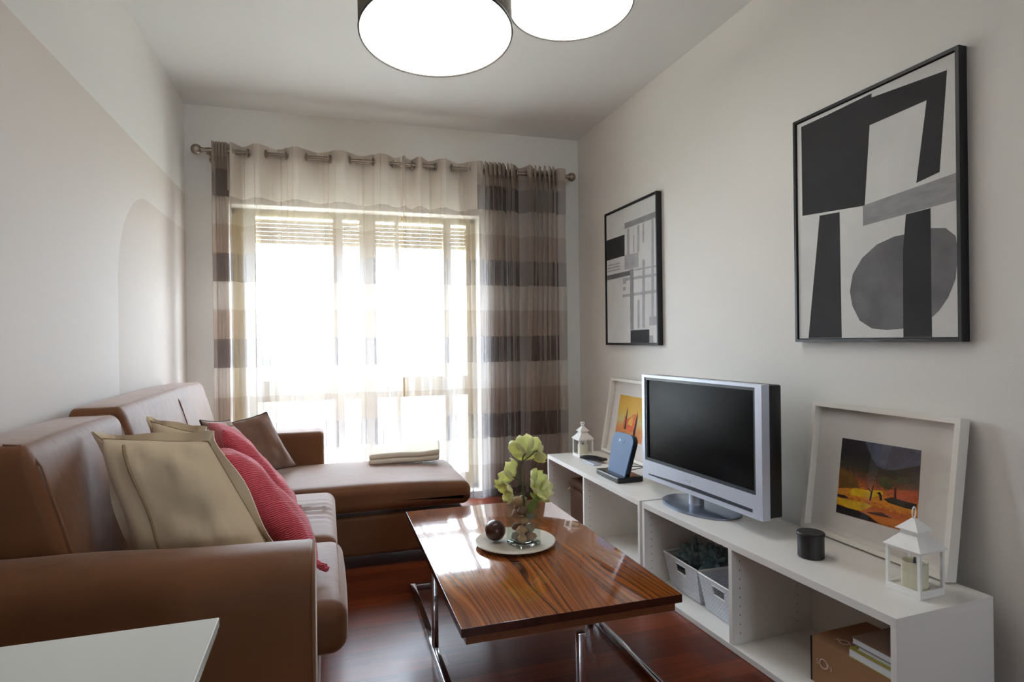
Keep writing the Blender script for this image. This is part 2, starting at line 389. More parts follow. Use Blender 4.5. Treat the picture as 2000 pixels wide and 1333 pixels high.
# ------------------------------------------------------------------ curtains and rod
YC = 4.0; ZROD = 2.286; ZTOP = 2.335
BANDS = [ZTOP, 2.248, 2.171, 2.006, 1.837, 1.662, 1.49, 1.319, 1.14, .964, .784, .611, .444, .265, .092, .035]
BTYPE = [0, 1, 2, 0, 1, 2, 0, 1, 2, 0, 1, 2, 0, 1, 2]
def catmull(nodes, per=7):
    P = [nodes[0]] + list(nodes) + [nodes[-1]]; out = []
    for i in range(1, len(P) - 2):
        for k in range(per):
            t = k / per; q = []
            for c in range(3):
                a, b, d, e = P[i - 1][c], P[i][c], P[i + 1][c], P[i + 2][c]
                q.append(.5 * (2 * b + (d - a) * t + (2 * a - 5 * b + 4 * d - e) * t * t + (3 * b - a - 3 * d + e) * t ** 3))
            out.append(q)
    out.append(list(nodes[-1])); return out
def curtain(label, nodes, group, grommets, seed):
    root = thing('curtain', label, 'curtain', (nodes[len(nodes) // 2][0], YC, BANDS[-1]), group)
    rr = random.Random(seed); nn = [nodes[0]]
    for a, b in zip(nodes, nodes[1:]):
        w = b[0] - a[0]
        if w > .07:
            for k in range(2 if w < .1 else 3):
                f_ = (k + .3 + .4 * rr.random()) / (2 if w < .1 else 3); xx = a[0] + w * f_; yy = a[1] + (b[1] - a[1]) * (.5 - .5 * math.cos(PI * f_)); h = .006 + .016 * rr.random()
                nn += [(xx - .003, yy - .003, h), (xx + .003, yy + .003, -h)]
        nn.append(b)
    nodes = nn
    path = catmull(nodes, 5); zs = []; mi = []
    for b in range(len(BANDS) - 1):
        k = max(1, round((BANDS[b] - BANDS[b + 1]) / .045))
        for j in range(k): zs.append(BANDS[b] + (BANDS[b + 1] - BANDS[b]) * j / k); mi.append(BTYPE[b])
    zs.append(BANDS[-1]); v = []; f = []; n = len(path)
    for z in zs:
        t = (ZTOP - z) / 2.3
        for i, (x, y, tap) in enumerate(path):
            nz = noise.noise(Vector((x * 7 + seed, z * .9, 0))); nf = noise.noise(Vector((x * 34 + seed, z * 1.3, 5)))
            amp = 1 - .25 * t
            v.append((x + tap * t ** 1.3 + .012 * nz * t, YC + y * amp + (.02 * nz + .012 * nf) * min(1, t * 4), z))
    for r in range(len(zs) - 1):
        for i in range(n - 1): f.append([r * n + i, r * n + i + 1, (r + 1) * n + i + 1, (r + 1) * n + i])
    me = bpy.data.meshes.new('fabric_panel'); me.from_pydata(v, [], f)
    for m in M_SH: me.materials.append(m)
    for p in me.polygons:
        r = p.index // (n - 1); p.material_index = 3 if (-.56 < p.center.x < .99 and p.center.z > 2.006) else mi[r]; p.use_smooth = True  # upper spread fabric takes the pale cloth: backlight painted over its bands
    o = bpy.data.objects.new('fabric_panel', me); COL.objects.link(o); attach(o, root)
    # doubled heading tape above, following the same waves
    hv = []; hf = []
    for z in (ZTOP + .001, 2.247, 2.165, 2.03):
        for (x, y, tap) in path: hv.append((x, YC + y + (.004), z))
    for r in range(3):
        for i in range(n - 1): hf.append([r * n + i, r * n + i + 1, (r + 1) * n + i + 1, (r + 1) * n + i])
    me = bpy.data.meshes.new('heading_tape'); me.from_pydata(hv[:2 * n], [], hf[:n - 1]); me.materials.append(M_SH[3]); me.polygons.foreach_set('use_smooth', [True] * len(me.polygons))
    o = bpy.data.objects.new('heading_tape', me); COL.objects.link(o); attach(o, root)
    for x in grommets:
        q = G(); ring = [(x, YC + .021 * math.cos(a), ZROD + .021 * math.sin(a)) for a in [2 * PI * k / 18 for k in range(18)]]
        q.tube(ring, .0065, 8, closed=True).out('grommet', M_ROD, root)
    return root
CG = 'eyelet sheer curtains on the window rod'
FR, BK = -.046, .046
L = [(-.650, .135, 0), (-.652, .06, 0), (-.648, -.02, 0)]
for k in range(5):
    L += [(-.642 + k * .017, FR * .8, 0), (-.612 + k * .017, BK * .7, 0)]
L += [(-.545, FR * .9, 0), (-.49, BK, 0), (-.39, FR, 0), (-.285, BK, 0), (-.167, FR, 0), (-.035, BK, 0), (.098, FR, 0), (.232, BK, 0), (.365, FR, 0), (.455, BK * .6, 0), (.484, .0, 0)]
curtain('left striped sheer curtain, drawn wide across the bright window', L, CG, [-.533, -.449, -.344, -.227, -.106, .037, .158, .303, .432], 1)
Rr = [(.492, -.01, .0), (.506, FR, 0), (.522, .01, 0), (.56, BK, 0), (.588, FR * .6, 0), (.606, FR, 0), (.625, FR * .6, 0), (.672, BK, 0), (.767, FR, 0), (.885, BK, 0), (.975, FR * .9, 0)]
x = 1.015
for k in range(8):
    Rr += [(x, -.05 - .022 * random.random(), -.01), (x + .076 + .01 * random.random(), .03 + .065 * random.random(), -.01)]; x += .031
Rr += [(1.262, FR * .8, 0), (1.31, BK, 0), (1.352, .01, -.02)]
x = 1.37
for k in range(6):
    Rr += [(x, -.05 - .022 * random.random(), -.07 + .005 * k), (x + .076, .03 + .065 * random.random(), -.07 + .01 * k)]; x += .034
Rr += [(1.585, .0, 0), (1.612, FR * .8, 0), (1.652, -.02, 0)]
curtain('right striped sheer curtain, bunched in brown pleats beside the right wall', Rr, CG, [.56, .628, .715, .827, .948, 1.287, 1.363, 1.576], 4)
rod = thing('curtain_rod', 'brushed metal curtain rod with ball finials above the window', 'curtain rod', (.47, YB, ZROD))
G().tube([(-.69, YC, ZROD), (1.66, YC, ZROD)], .0125, 16).out('pole', M_ROD, rod)
for x, d in ((-.69, -1), (1.66, 1)):
    q = G(); q.sphere((x + d * .045, YC, ZROD), .031); q.tube([(x - d * .045, YC, ZROD), (x - d * .02, YC, ZROD), (x - d * .02, YC, ZROD), (x, YC, ZROD), (x + d * .02, YC, ZROD)], [.013, .0165, .0165, .012, .017], 16)
    q.out('finial', M_ROD, rod)
for x in (-.665, 1.625):
    q = G(); q.tube([(x, YB + .005, ZROD - .02), (x, YC, ZROD - .02)], .007); q.lathe([(.024, 0), (.024, .006), (.01, .01)], T=Matrix.Translation((x, YB, ZROD - .02)) @ Matrix.Rotation(PI / 2, 4, 'X')); q.tube([(x, YC, ZROD - .025), (x, YC, ZROD - .008)], .014)
    q.out('bracket', M_ROD, rod)

# ------------------------------------------------------------------ sofa
sofa = thing('corner_sofa', 'tan suede corner sofa with a chaise along the window side', 'sofa', (-.4, 2.5, 0))
def crease(amt, freq, ax=1):
    def fn(p):
        q = p.copy(); q.z += amt * noise.noise(Vector((p.x * 3, p.y * freq, 0))) ; return q
    return fn
G().soft(-.79, -.03, 1.5, 3.0, .05, .27, .02).out('base_frame', M_SUEDE, sofa)
for (x, y) in ((-.7, 1.6), (-.1, 1.6), (-.7, 3.6), (.6, 3.5), (.6, 3.1), (-.1, 2.9)): G().lathe([(.022, 0), (.026, .06)], (x, y, 0), 14).out('foot', M_TVBLK, sofa)
# near arm with its rolled top
def arm_fn(p):
    q = p.copy(); q.z += .03 * (-.04 - p.x) / .7 if p.z > .4 else 0; return q
prof = []
ya, yb, zt_ = 1.415, 1.655, .622; yc, ry = (ya + yb) / 2, (yb - ya) / 2; rz = .105
prof = [(ya + .008, .03), (ya, .045)] + [(yc - ry * math.cos(a) ** 1 if False else yc - ry * (abs(math.cos(a)) ** .8) * (1 if math.cos(a) > 0 else -1), zt_ - rz + rz * math.sin(a) ** .85 if math.sin(a) > 0 else zt_ - rz) for a in [PI * k / 18 for k in range(19)]] + [(yb, .045), (yb - .008, .03)]
v = []; f = []; xs = [-.80] + [-.80 + .755 * k / 12 for k in range(1, 13)] + [-.036, -.032]; n = len(prof)
for i_, x_ in enumerate(xs):
    sh = (0, .0035, .010)[max(0, i_ - len(xs) + 3)] if i_ >= len(xs) - 2 else 0
    for (y_, z_) in prof:
        zz = z_ + (.03 * (-.04 - x_) / .7 if z_ > .4 else 0) + (.004 * noise.noise(Vector((x_ * 6, y_ * 9, z_ * 9))) if z_ > .3 else 0)
        v.append((x_, yc + (y_ - yc) * (1 - sh / ry), zz - sh * (1 if z_ > .4 else -.3)))
for i_ in range(len(xs) - 1):
    for k in range(n): f.append([i_ * n + k, i_ * n + (k + 1) % n, (i_ + 1) * n + (k + 1) % n, (i_ + 1) * n + k])
f.append(list(range(n))[::-1]); f.append([(len(xs) - 1) * n + k for k in range(n)])
obj('armrest', v, f, M_SUEDE, sofa, 50)
G().tube([(-.036, yc + (y_ - yc) * .985, z_ - .002) for (y_, z_) in prof], .003).out('arm_piping', M_SEAM, sofa)
# window side arm
G().soft(-.72, -.02, 3.62, 3.80, .03, .60, .03).out('armrest', M_SUEDE, sofa)
# seat cushions
def wrinkle(p):
    q = p.copy()
    if p.z > .4: q.z += .006 * math.sin(p.y * 95 + 4 * noise.noise(Vector((p.x * 4, p.y * 3, 0)))) * max(0, 1 - abs(p.y - 2.62) / .22) * min(1, max(0, (p.x + .35) / .25))
    return q
G().soft(-.62, .045, 1.665, 2.235, .265, .41, .045, bulge=.022, bside=.006).out('seat_cushion', M_SUEDE, sofa)
G().soft(-.62, .03, 2.245, 2.965, .27, .41, .045, bulge=.02, fn=wrinkle, n=36).out('seat_cushion', M_SUEDE, sofa)
# chaise
G().soft(-.72, .665, 3.0, 3.66, .065, .262, .02).out('chaise_base', M_SUEDE, sofa)
def ch(p):
    q = p.copy(); q.z -= .022 * max(0, (p.x - .1) / .6) ** 2 * (1 if p.z > .33 else 0); return q
G().soft(-.62, .70, 2.975, 3.625, .277, .415, .045, bulge=.012, fn=ch, n=20).out('chaise_cushion', M_SUEDE, sofa)
g = G(); g.tube([(-.02, 1.70, .402), (.02, 1.70, .398), (.026, 1.76, .402), (.026, 2.20, .402)], .0025); g.out('seat_piping', M_SEAM, sofa)
# backrests: leaning wedges, top front edge at x=-.645
def back(y0, y1, top, name='back_cushion'):
    def fn(p):
        q = p.copy(); t = (p.z - .38) / (top - .38); u = (p.x + .80) / .30
        xf = -.525 + (-.648 + .525) * t       # front face position at this height
        q.x = -.805 + (xf + .805) * max(0, min(1, u)) + (.012 * math.sin(PI * t) if u > .5 else 0)
        if t > .8: q.z += .006 * math.sin((p.y - y0) / (y1 - y0) * PI)
        return q
    return G().soft(-.80, -.50, y0, y1, .30, top, .035, fn=fn, n=12, bside=.004).out(name, M_SUEDE, sofa)
back(1.60, 2.25, .885); back(2.262, 3.615, .905)
g = G()
def bx(t): return -.523 + (-.648 + .523) * t
def seam(y, top): g.tube([(bx(t) + .012 * math.sin(PI * t) + .0035, y, .38 + (top - .38) * t) for t in [k / 10 for k in range(0, 10)]] + [(bx(.96) - .006, y, .38 + (top - .38) * .965), (bx(1) - .022, y, top - .001), (-.70, y, top + .003)], .0024)
seam(1.63, .885); seam(2.225, .885); seam(2.99, .907)
g.tube([(-.668, 1.63, .884), (-.668, 2.22, .884)], .0028); g.tube([(-.668, 2.29, .904), (-.668, 2.96, .904)], .0028)
g.out('back_piping', M_SEAM, sofa)

# ------------------------------------------------------------------ cushions: four corners in space
def cushion(name, label, c, th, m, hem=None, flange=0, wr=.006, seed=0, sag=.035, piping=None, cat='cushion', group='cushions heaped on the sofa', tassel=False, fold=False):
    TL, TR, BR, BL = [Vector(p) for p in c]
    cen = (TL + TR + BR + BL) / 4
    root = thing(name, label, cat, (cen.x, cen.y, min(p.z for p in (BL, BR))), group)
    nrm = ((TR - TL).cross(BL - TL)).normalized(); N = 26
    if nrm.dot(Vector((0, 0, HC)) - cen) < 0: nrm = -nrm
    W_ = ((TR - TL).length + (BR - BL).length) / 2
    def base(u, v):
        p = TL * (1 - u) * (1 - v) + TR * u * (1 - v) + BR * u * v + BL * (1 - u) * v
        s = sag
        p = p + (cen - p) * 0
        # edges pulled in between the corners
        eu = (4 * v * (1 - v)); ev = (4 * u * (1 - u))
        p += (TR - TL).normalized() * s * W_ * 1.0 * (eu if eu > 0 else 0) * (1 - 2 * u) * abs(1 - 2 * u)
        p += (BL - TL).normalized() * s * W_ * 1.0 * (ev if ev > 0 else 0) * (1 - 2 * v) * abs(1 - 2 * v)
        return p
    def prof(u, v):
        a = max(0, 1 - (2 * u - 1) ** 4) * max(0, 1 - (2 * v - 1) ** 4)
        a *= 1 - .25 * abs(2 * u - 1) * abs(2 * v - 1)
        return a ** .52
    def wrk(u, v, h, side):
        k = min(1, h / (th * .2))
        return (wr * 1.6 * noise.noise(Vector((u * 5 + seed * 3.1, v * 5, side))) + wr * .6 * noise.noise(Vector((u * 11 + seed, v * 4, side * 2)))) * k
    vs = []; f = []
    for side in (1, -1):
        for i in range(N + 1):
            for j in range(N + 1):
                u, v = i / N, j / N; u = .5 - .5 * math.cos(PI * u) * (1) ; v = .5 - .5 * math.cos(PI * v)
                p = base(u, v); h = prof(u, v) * th / 2
                w = wrk(u, v, h, side)
                vs.append(p + nrm * side * (h + w * (1 if h > 0 else 0)))
    K = (N + 1) ** 2
    for s_ in range(2):
        for i in range(N):
            for j in range(N):
                a = s_ * K + i * (N + 1) + j; q = [a, a + 1, a + N + 2, a + N + 1]; f.append(q if s_ else q[::-1])
    me = obj('cover', vs, f, m, root, 60)
    bm = bmesh.new(); bm.from_mesh(me.data); bmesh.ops.remove_doubles(bm, verts=bm.verts, dist=1e-5); bmesh.ops.recalc_face_normals(bm, faces=bm.faces); bm.to_mesh(me.data); bm.free()
    rim = []
    for k in range(N): rim.append((.5 - .5 * math.cos(PI * k / N), 0))
    for k in range(N): rim.append((1, .5 - .5 * math.cos(PI * k / N)))
    for k in range(N): rim.append((.5 + .5 * math.cos(PI * k / N), 1))
    for k in range(N): rim.append((0, .5 + .5 * math.cos(PI * k / N)))
    if flange:
        iv = []; ff = []; n = len(rim)
        for k, (u, v) in enumerate(rim):
            p = base(u, v); d = (p - cen); d = (d - nrm * d.dot(nrm)).normalized()
            wv = nrm * (.011 * math.sin(k * .62 + seed) + .012 * noise.noise(Vector((k * .3, seed, 0))))
            q = p + d * flange * (1 + .3 * math.sin(k * .41 + seed) * math.sin(k * .17)) + wv
            iv += [p - d * .012 + nrm * .004, q + nrm * .0035, q - nrm * .0035, p - d * .012 - nrm * .004]
        for k in range(n):
            a, b = k * 4, ((k + 1) % n) * 4
            for j in range(4): ff.append([a + j, a + (j + 1) % 4, b + (j + 1) % 4, b + j])
        obj('flange', iv, ff, m, root, 60)
        G().tube([base(u, v) + nrm * .005 for u, v in rim], .002, 6, closed=True).out('hem_stitch', hem, root)
    if piping:
        G().tube([base(u, v) for u, v in rim], .0042, 6, closed=True).out('piping', piping, root)
    if fold:
        pts = []
        for k in range(15):
            v = .06 + .88 * k / 14; u = .27 + .03 * math.sin(v * 4)
            h_ = prof(u, v) * th / 2; pts.append(base(u, v) + nrm * (h_ + wrk(u, v, h_, 1) + .002))
        G().tube(pts, .004, 6).out('closing_flap', hem, root)
    if tassel:
        for (P, Q) in ((BR, TL), (BL, TR)):
            d = (P - Q).normalized(); q = G()
            for k in range(4):
                off = Vector((random.uniform(-1, 1), random.uniform(-1, 1), random.uniform(-.2, 1))) * .008
                q.tube([P - d * .015, P + d * .012 + off, P + d * .03 + off * 2 + Vector((0, 0, .004))], [.010, .009, .007], 6)
            q.out('tassel', m, root)
    return root
cushion('cushion', 'large beige cotton cushion with flanged hem, nearest the near armrest', [(-.60, 1.93, .85), (-.32, 1.865, .835), (-.105, 1.775, .46), (-.44, 1.765, .46)], .20, M_BEIGE, M_BEIGE_SEAM, flange=.026, seed=1, fold=True, sag=.012, wr=.011)
cushion('cushion', 'second beige cushion, its corners peeking over behind the large beige one', [(-.585, 2.36, .845), (-.41, 2.30, .80), (-.31, 2.20, .46), (-.50, 2.22, .46)], .11, M_BEIGE, M_BEIGE_SEAM, flange=.022, seed=2)
cushion('cushion', 'red ribbed cushion in front, slumped onto the near seat', [(-.385, 2.22, .755), (-.295, 1.99, .775), (-.03, 1.86, .452), (-.075, 2.17, .452)], .12, M_RED, seed=3, wr=.008, tassel=True)
cushion('cushion', 'red ribbed cushion behind the front red one, mostly hidden', [(-.45, 2.62, .80), (-.36, 2.38, .80), (-.10, 2.28, .45), (-.13, 2.56, .45)], .10, M_RED, seed=5, wr=.008, tassel=True)
cushion('cushion', 'taupe piped cushion standing just behind the red cushions', [(-.515, 2.62, .775), (-.385, 2.80, .76), (-.245, 2.97, .455), (-.40, 2.70, .455)], .11, M_TAUPE, seed=6, piping=M_BROWN)
cushion('cushion', 'brown cushion squeezed between the taupe and the window-side brown cushions', [(-.535, 2.92, .775), (-.44, 3.08, .75), (-.32, 3.16, .46), (-.46, 2.98, .46)], .09, M_TAUPE, seed=8, piping=M_DKBROWN)
cushion('cushion', 'dark brown cushion leaning by the window-side armrest on the chaise', [(-.50, 3.23, .715), (-.30, 3.33, .755), (-.165, 3.47, .44), (-.385, 3.24, .44)], .10, M_BROWN, seed=9, piping=M_DKBROWN)

# folded blanket on the chaise
bl = thing('folded_blanket', 'cream folded blanket lying on the window end of the chaise', 'blanket', (.42, 3.5, .42))
M_BLANK = mat('cream_blanket', (218, 208, 190), .9, bump=.2, bump_scale=20)
def bfn(p):
    q = p.copy(); t = (p.y - 3.43) / .17; k = (p.z - .41) / .06
    q.z = .421 + (p.z - .421) * (1 + .55 * t) - .012 * k * math.exp(-((p.x - .36) / .07) ** 2) * (.3 + .7 * t) + .004 * k * math.sin(p.x * 22); q.x += .03 * t; return q
G().soft(.215, .615, 3.43, 3.60, .421, .451, .013, fn=bfn, n=24).out('lower_fold', M_BLANK, bl)
def bfn2(p):
    q = bfn(p); q.z += .0005; return q
G().soft(.218, .618, 3.432, 3.60, .451, .480, .013, fn=bfn2, n=24).out('upper_fold', M_BLANK, bl)

# ------------------------------------------------------------------ coffee table
ct = thing('coffee_table', 'glossy striped rosewood coffee table on a square chrome tube base', 'coffee table', (.66, 2.1, 0))
G().box(.328, .985, 1.53, 2.66, .336, .36, bev=.0015).out('tabletop', M_ROSE, ct)
g = G(); g.box(.327, .986, 1.5285, 1.5298, .3362, .3592); g.box(.327, .986, 2.6602, 2.6615, .3362, .3592); g.box(.3265, .3278, 1.529, 2.661, .3362, .3592); g.box(.9852, .9865, 1.529, 2.661, .3362, .3592)
g.out('edge_band', mat('dark_rosewood_edge', (62, 26, 14), .25, noise_amt=.25, noise_scale=20), ct, 0)
G().box(.342, .972, 1.545, 2.645, .308, .336).out('apron', M_ROSE_EDGE, ct)
q = .0115
for (x0, x1, y0, y1) in ((.345, .368, 1.50, 2.70), (.985, 1.008, 1.50, 2.70), (.368, .985, 1.50, 1.523), (.368, .985, 2.677, 2.70)):
    G().box(x0, x1, y0, y1, .001, .024, bev=.002).out('base_rail', M_CHROME, ct)
for (x, y) in ((.3565, 2.12), (.9965 - .04, 2.12), (.655, 1.5115), (.655, 2.63)):
    G().box(x - q, x + q, y - q, y + q, .024 if x != .9565 else .0, .31, bev=.002).out('leg', M_CHROME, ct)

plate = thing('plate', 'round cream ceramic plate in the middle of the coffee table', 'plate', (.655, 2.10, .36))
G().lathe([(.0, .0), (.07, .0), (.10, .003), (.143, .011), (.148, .015), (.145, .018), (.135, .0165), (.10, .009), (.085, .0075), (.0, .0075)], (.655, 2.10, .3605), 64, cap=False).out('dish', mat('cream_ceramic', (206, 196, 180), .35, noise_amt=.08, noise_scale=10), plate)
G().lathe([(.1445, .0168), (.1485, .0145), (.1475, .0125), (.143, .0105)], (.655, 2.10, .3608), 64, cap=False).out('rim', mat('dark_glazed_rim', (96, 84, 74), .4), plate)
def ridge(d):
    a = math.atan2(d.y, d.x + d.z * .3); return 1 + .03 * abs(math.sin(a * 7 + 3 * noise.noise(d * 2.3))) - .05 * math.exp(-((d.z - 1) ** 2) * 40)
tag(G().sphere((.588, 2.135, .368 + .0405), .0375, 48, 28, fn=ridge).out('decorative_ball', mat('dark_veined_seed', (66, 36, 26), .28, noise_amt=.4, noise_scale=60)), 'dark brown veined ball resting on the cream plate', 'decorative ball')
# square glass vase
A = math.radians(19); VC = Vector((.678, 2.073, .3685)); VT = Matrix.Translation(VC) @ Matrix.Rotation(A, 4, 'Z')
vase = thing('glass_vase', 'square clear glass vase holding stones and orchids on the plate', 'vase', VC)
h = .0445
g = G()
for (x0, x1, y0, y1) in ((-h, h, -h, -h + .004), (-h, h, h - .004, h), (-h, -h + .004, -h + .004, h - .004), (h - .004, h, -h + .004, h - .004)): g.box(x0, x1, y0, y1, .012, .172, VT)
g.out('glass_wall', M_GLASSG, vase, 0)
mg = bpy.data.materials.new('thick_glass'); mg.use_nodes = True; b_ = mg.node_tree.nodes['Principled BSDF']; b_.inputs['Transmission Weight'].default_value = 1; b_.inputs['Roughness'].default_value = .02; b_.inputs['Base Color'].default_value = (.85, .92, .9, 1)
G().box(-h, h, -h, h, 0, .0118, VT, bev=.002).out('glass_base', mg, vase)
st_m = [mat('stone_tan', (206, 160, 118), .6, noise_amt=.2, noise_scale=30), mat('stone_rose', (196, 138, 110), .6, noise_amt=.25, noise_scale=30), mat('stone_grey', (160, 146, 128), .6, noise_amt=.2, noise_scale=30), mat('stone_dark', (130, 90, 66), .6, noise_amt=.2, noise_scale=30)]
random.seed(11)
levels = [(-.019, -.019, .028), (.02, -.018, .028), (-.018, .02, .028), (.02, .02, .029), (-.02, -.016, .058), (.019, .016, .058), (.015, -.02, .06), (-.014, .021, .06), (-.004, .0, .088), (-.024, .012, .108), (.022, -.006, .1), (-.016, -.016, .125), (-.022, .004, .158), (.0, .024, .13), (.012, .022, .155)]
for k, (x, y, z) in enumerate(levels):
    p = VT @ Vector((x, y, z)); sx, sy, sz = (.0195, .0175, .0145) if k % 3 else (.0165, .017, .0165)
    sd = k * 2.1
    q = G().sphere((0, 0, 0), 1, 16, 10, fn=lambda d, sd=sd: 1 + .28 * noise.noise(d * 1.3 + Vector((sd, 0, 0))))
    q.v = [p + Vector((w.x * sx, w.y * sy, w.z * sz)) for w in q.v]
    tag(q.out('pebble', st_m[k % 4], None, 80), 'tumbled brown pebble inside the square glass vase', 'pebble', 'pebbles filling the glass vase')
# orchid
orch = thing('orchid', 'pale yellow-green orchid spray standing in the square glass vase', 'flower', (.676, 2.072, .39))
M_PET = mat('pale_green_petal', (242, 243, 196), .5, noise_amt=.12, noise_scale=18)
def translucent_mix(m, rgb, fac):
    nt = m.node_tree; b = nt.nodes['Principled BSDF']; t = nt.nodes.new('ShaderNodeBsdfTranslucent'); t.inputs[0].default_value = lin(rgb)
    x = nt.nodes.new('ShaderNodeMixShader'); x.inputs[0].default_value = fac
    nt.links.new(b.outputs[0], x.inputs[1]); nt.links.new(t.outputs[0], x.inputs[2]); nt.links.new(x.outputs[0], nt.nodes['Material Output'].inputs[0])
translucent_mix(M_PET, (236, 238, 160), .4)
M_STEM = mat('green_stem', (70, 86, 38), .5)
stem_pts = [(.680, 2.07, .40), (.682, 2.068, .47), (.678, 2.066, .55), (.668, 2.064, .60), (.668, 2.062, .65), (.676, 2.06, .688), (.69, 2.056, .71)]
g = G(); g.tube(stem_pts, [.004, .004, .0036, .0034, .003, .0028, .002]); g.out('stem', M_STEM, orch)
def petal(c, ax, up, Ln, Wd, cup, seed, name='petal', m=None):
    """broad cupped petal growing from c along ax, face towards up"""
    ax = Vector(ax).normalized(); up = Vector(up); up = (up - ax * up.dot(ax)).normalized(); sd = ax.cross(up); v = []; f = []; n = 10; w = 8
    for i in range(n + 1):
        t = i / n; wd = Wd * (math.sin(PI * min(1, t * .93 + .04)) ** .55) * (.55 + .45 * t)
        for j in range(w + 1):
            s = (j / w * 2 - 1); rf = .1 * Wd * noise.noise(Vector((t * 4 + seed, s * 3, seed)))
            v.append(Vector(c) + ax * (Ln * t) + sd * (wd * s) + up * (cup * Ln * (s * s * .6 * t + (t ** 2) * .55) + rf * 1.6))
    for i in range(n):
        for j in range(w): a = i * (w + 1) + j; f.append([a, a + 1, a + w + 2, a + w + 1])
    o = obj(name, v, f, m or M_PET, orch, 80); md = o.modifiers.new('thickness', 'SOLIDIFY'); md.thickness = .0008; return o
def flower(c, face, R, seed, spread=(0, 72, 144, 216, 288), cup=.35):
    face = Vector(face).normalized(); a0 = face.orthogonal().normalized(); b0 = face.cross(a0)
    for k, dg in enumerate(spread):
        a = math.radians(dg + seed * 13); d = a0 * math.cos(a) + b0 * math.sin(a)
        petal(Vector(c), d + face * .25, face, R * (1 if k % 2 else .92), R * .62, cup, seed + k)
    q = G(); q.sphere(Vector(c) + face * .006, .006, 10, 8); q.tube([Vector(c) + face * .004, Vector(c) + face * .016 - Vector((0, 0, .004))], [.006, .002]); q.out('flower_centre', mat('yellow_flower_centre', (206, 200, 70), .5), orch)
flower((.688, 2.05, .700), (.15, .75, .45), .072, 1)
flower((.715, 2.075, .695), (.9, .2, .2), .056, 7, spread=(0, 80, 160, 240))
flower((.634, 2.055, .612), (-.55, .5, .45), .072, 2)
flower((.628, 2.06, .578), (-.5, -.1, -.2), .056, 4, spread=(0, 80, 160, 240))
flower((.718, 2.06, .575), (.45, -.55, .35), .068, 3)
flower((.738, 2.06, .560), (.75, -.05, -.1), .054, 5, spread=(0, 90, 180, 270))
g = G(); g.tube([(.670, 2.064, .598), (.645, 2.05, .612), (.632, 2.05, .622)], .0022); g.tube([(.676, 2.065, .59), (.70, 2.055, .585), (.72, 2.06, .575)], .0022); g.tube([(.672, 2.062, .67), (.70, 2.04, .695), (.716, 2.05, .705), (.735, 2.05, .708)], .0022)
g.out('side_stem', M_STEM, orch)
petal((.683, 2.07, .46), (.35, -.2, 1), (.3, -1, 0), .085, .024, .15, 9, 'leaf', mat('olive_leaf', (150, 160, 84), .5))
petal((.70, 2.06, .555), (.8, -.3, -.9), (.4, -.6, .4), .05, .018, .2, 12, 'leaf', mat('olive_leaf', (150, 160, 84), .5))

# ------------------------------------------------------------------ white shelf units
def shelf_unit(label, o, ang, Lg, D, Hh, div, top_t=.025):
    """o = front near corner on the floor; runs Lg along local y, D deep along local x"""
    T = Matrix.Translation((o[0], o[1], 0)) @ Matrix.Rotation(ang, 4, 'Z'); t = .018
    u = thing('shelf_unit', label, 'shelf unit', (o[0], o[1], 0), 'low white shelf units along the right wall')
    G().box(0, D, 0, Lg, Hh - top_t, Hh, T, bev=.001).out('top_panel', M_LAM, u, 0)
    G().box(0, D, 0, Lg, 0.001, .022, T, bev=.001).out('bottom_panel', M_LAM, u, 0)
    G().box(D - .006, D, t, Lg - t, .022, Hh - top_t, T).out('back_panel', M_LAM_IN, u, 0)
    for y in (0, Lg - t): G().box(0, D, y, y + t, .022, Hh - top_t, T, bev=.0008).out('side_panel', M_LAM, u, 0)
    G().box(0.001, D - .006, div - t / 2, div + t / 2, .022, Hh - top_t, T, bev=.0008).out('divider', M_LAM, u, 0)
    g = G()
    for (y, s) in ((t, 1), (div - t / 2, -1), (div + t / 2, 1), (Lg - t, -1)):
        for x in (.035, D - .075):
            for k in range(9):
                z = .06 + k * .032
                g.lathe([(.0026, 0), (.0026, .0006)], T=T @ Matrix.Translation((x, y, z)) @ Matrix.Rotation(-PI / 2 * s, 4, 'X'), n=8)
    o_ = g.out('peg_holes', M_PEG, u, 0); o_['kind'] = 'stuff'
    return T
ANG = math.radians(2.57)
shelf_unit('low white two-bay shelf unit under the television, nearest the camera', (1.384, 1.172), ANG, 1.20, .37, .385, .628)
shelf_unit('low white two-bay shelf unit in the far corner by the curtain', (1.33, 2.392), 0, 1.168, .40, .385, .617)

# ------------------------------------------------------------------ television
TVL, TVR = Vector((1.439, 2.552, 0)), Vector((1.482, 1.779, 0)); tu = (TVR - TVL).normalized(); tn = Vector((-tu.y, tu.x, 0))
if tn.x < 0: tn = -tn   # away from the viewer side
TVW = (TVR - TVL).length
def tvT(o): return basis(o, tu, tn, (0, 0, 1))
TT = tvT(TVL)
tv = thing('television', 'silver flat television with black screen standing on the shelf unit', 'television', (1.53, 2.2, .385))
z0, z1 = .45, .94; sx0, sx1, sz0, sz1 = .033, TVW - .045, .548, .916
def ring(g, x0, x1, a0, a1, X0, X1, A0, A1, y0, y1):
    g.box(x0, X0, y0, y1, a0, a1, TT); g.box(X1, x1, y0, y1, a0, a1, TT); g.box(X0, X1, y0, y1, a0, A0, TT); g.box(X0, X1, y0, y1, A1, a1, TT)
g = G(); ring(g, 0, TVW, z0, z1, sx0 - .012, sx1 + .012, sz0 - .012, sz1 + .012, 0, .035); g.out('bezel', M_SILVER, tv, 0)
g = G(); ring(g, sx0 - .012, sx1 + .012, sz0 - .012, sz1 + .012, sx0, sx1, sz0, sz1, .004, .02); g.out('screen_surround', M_TVGRY, tv, 0)
G().box(sx0, sx1, .012, .02, sz0, sz1, TT).out('screen', M_SCREEN, tv, 0)
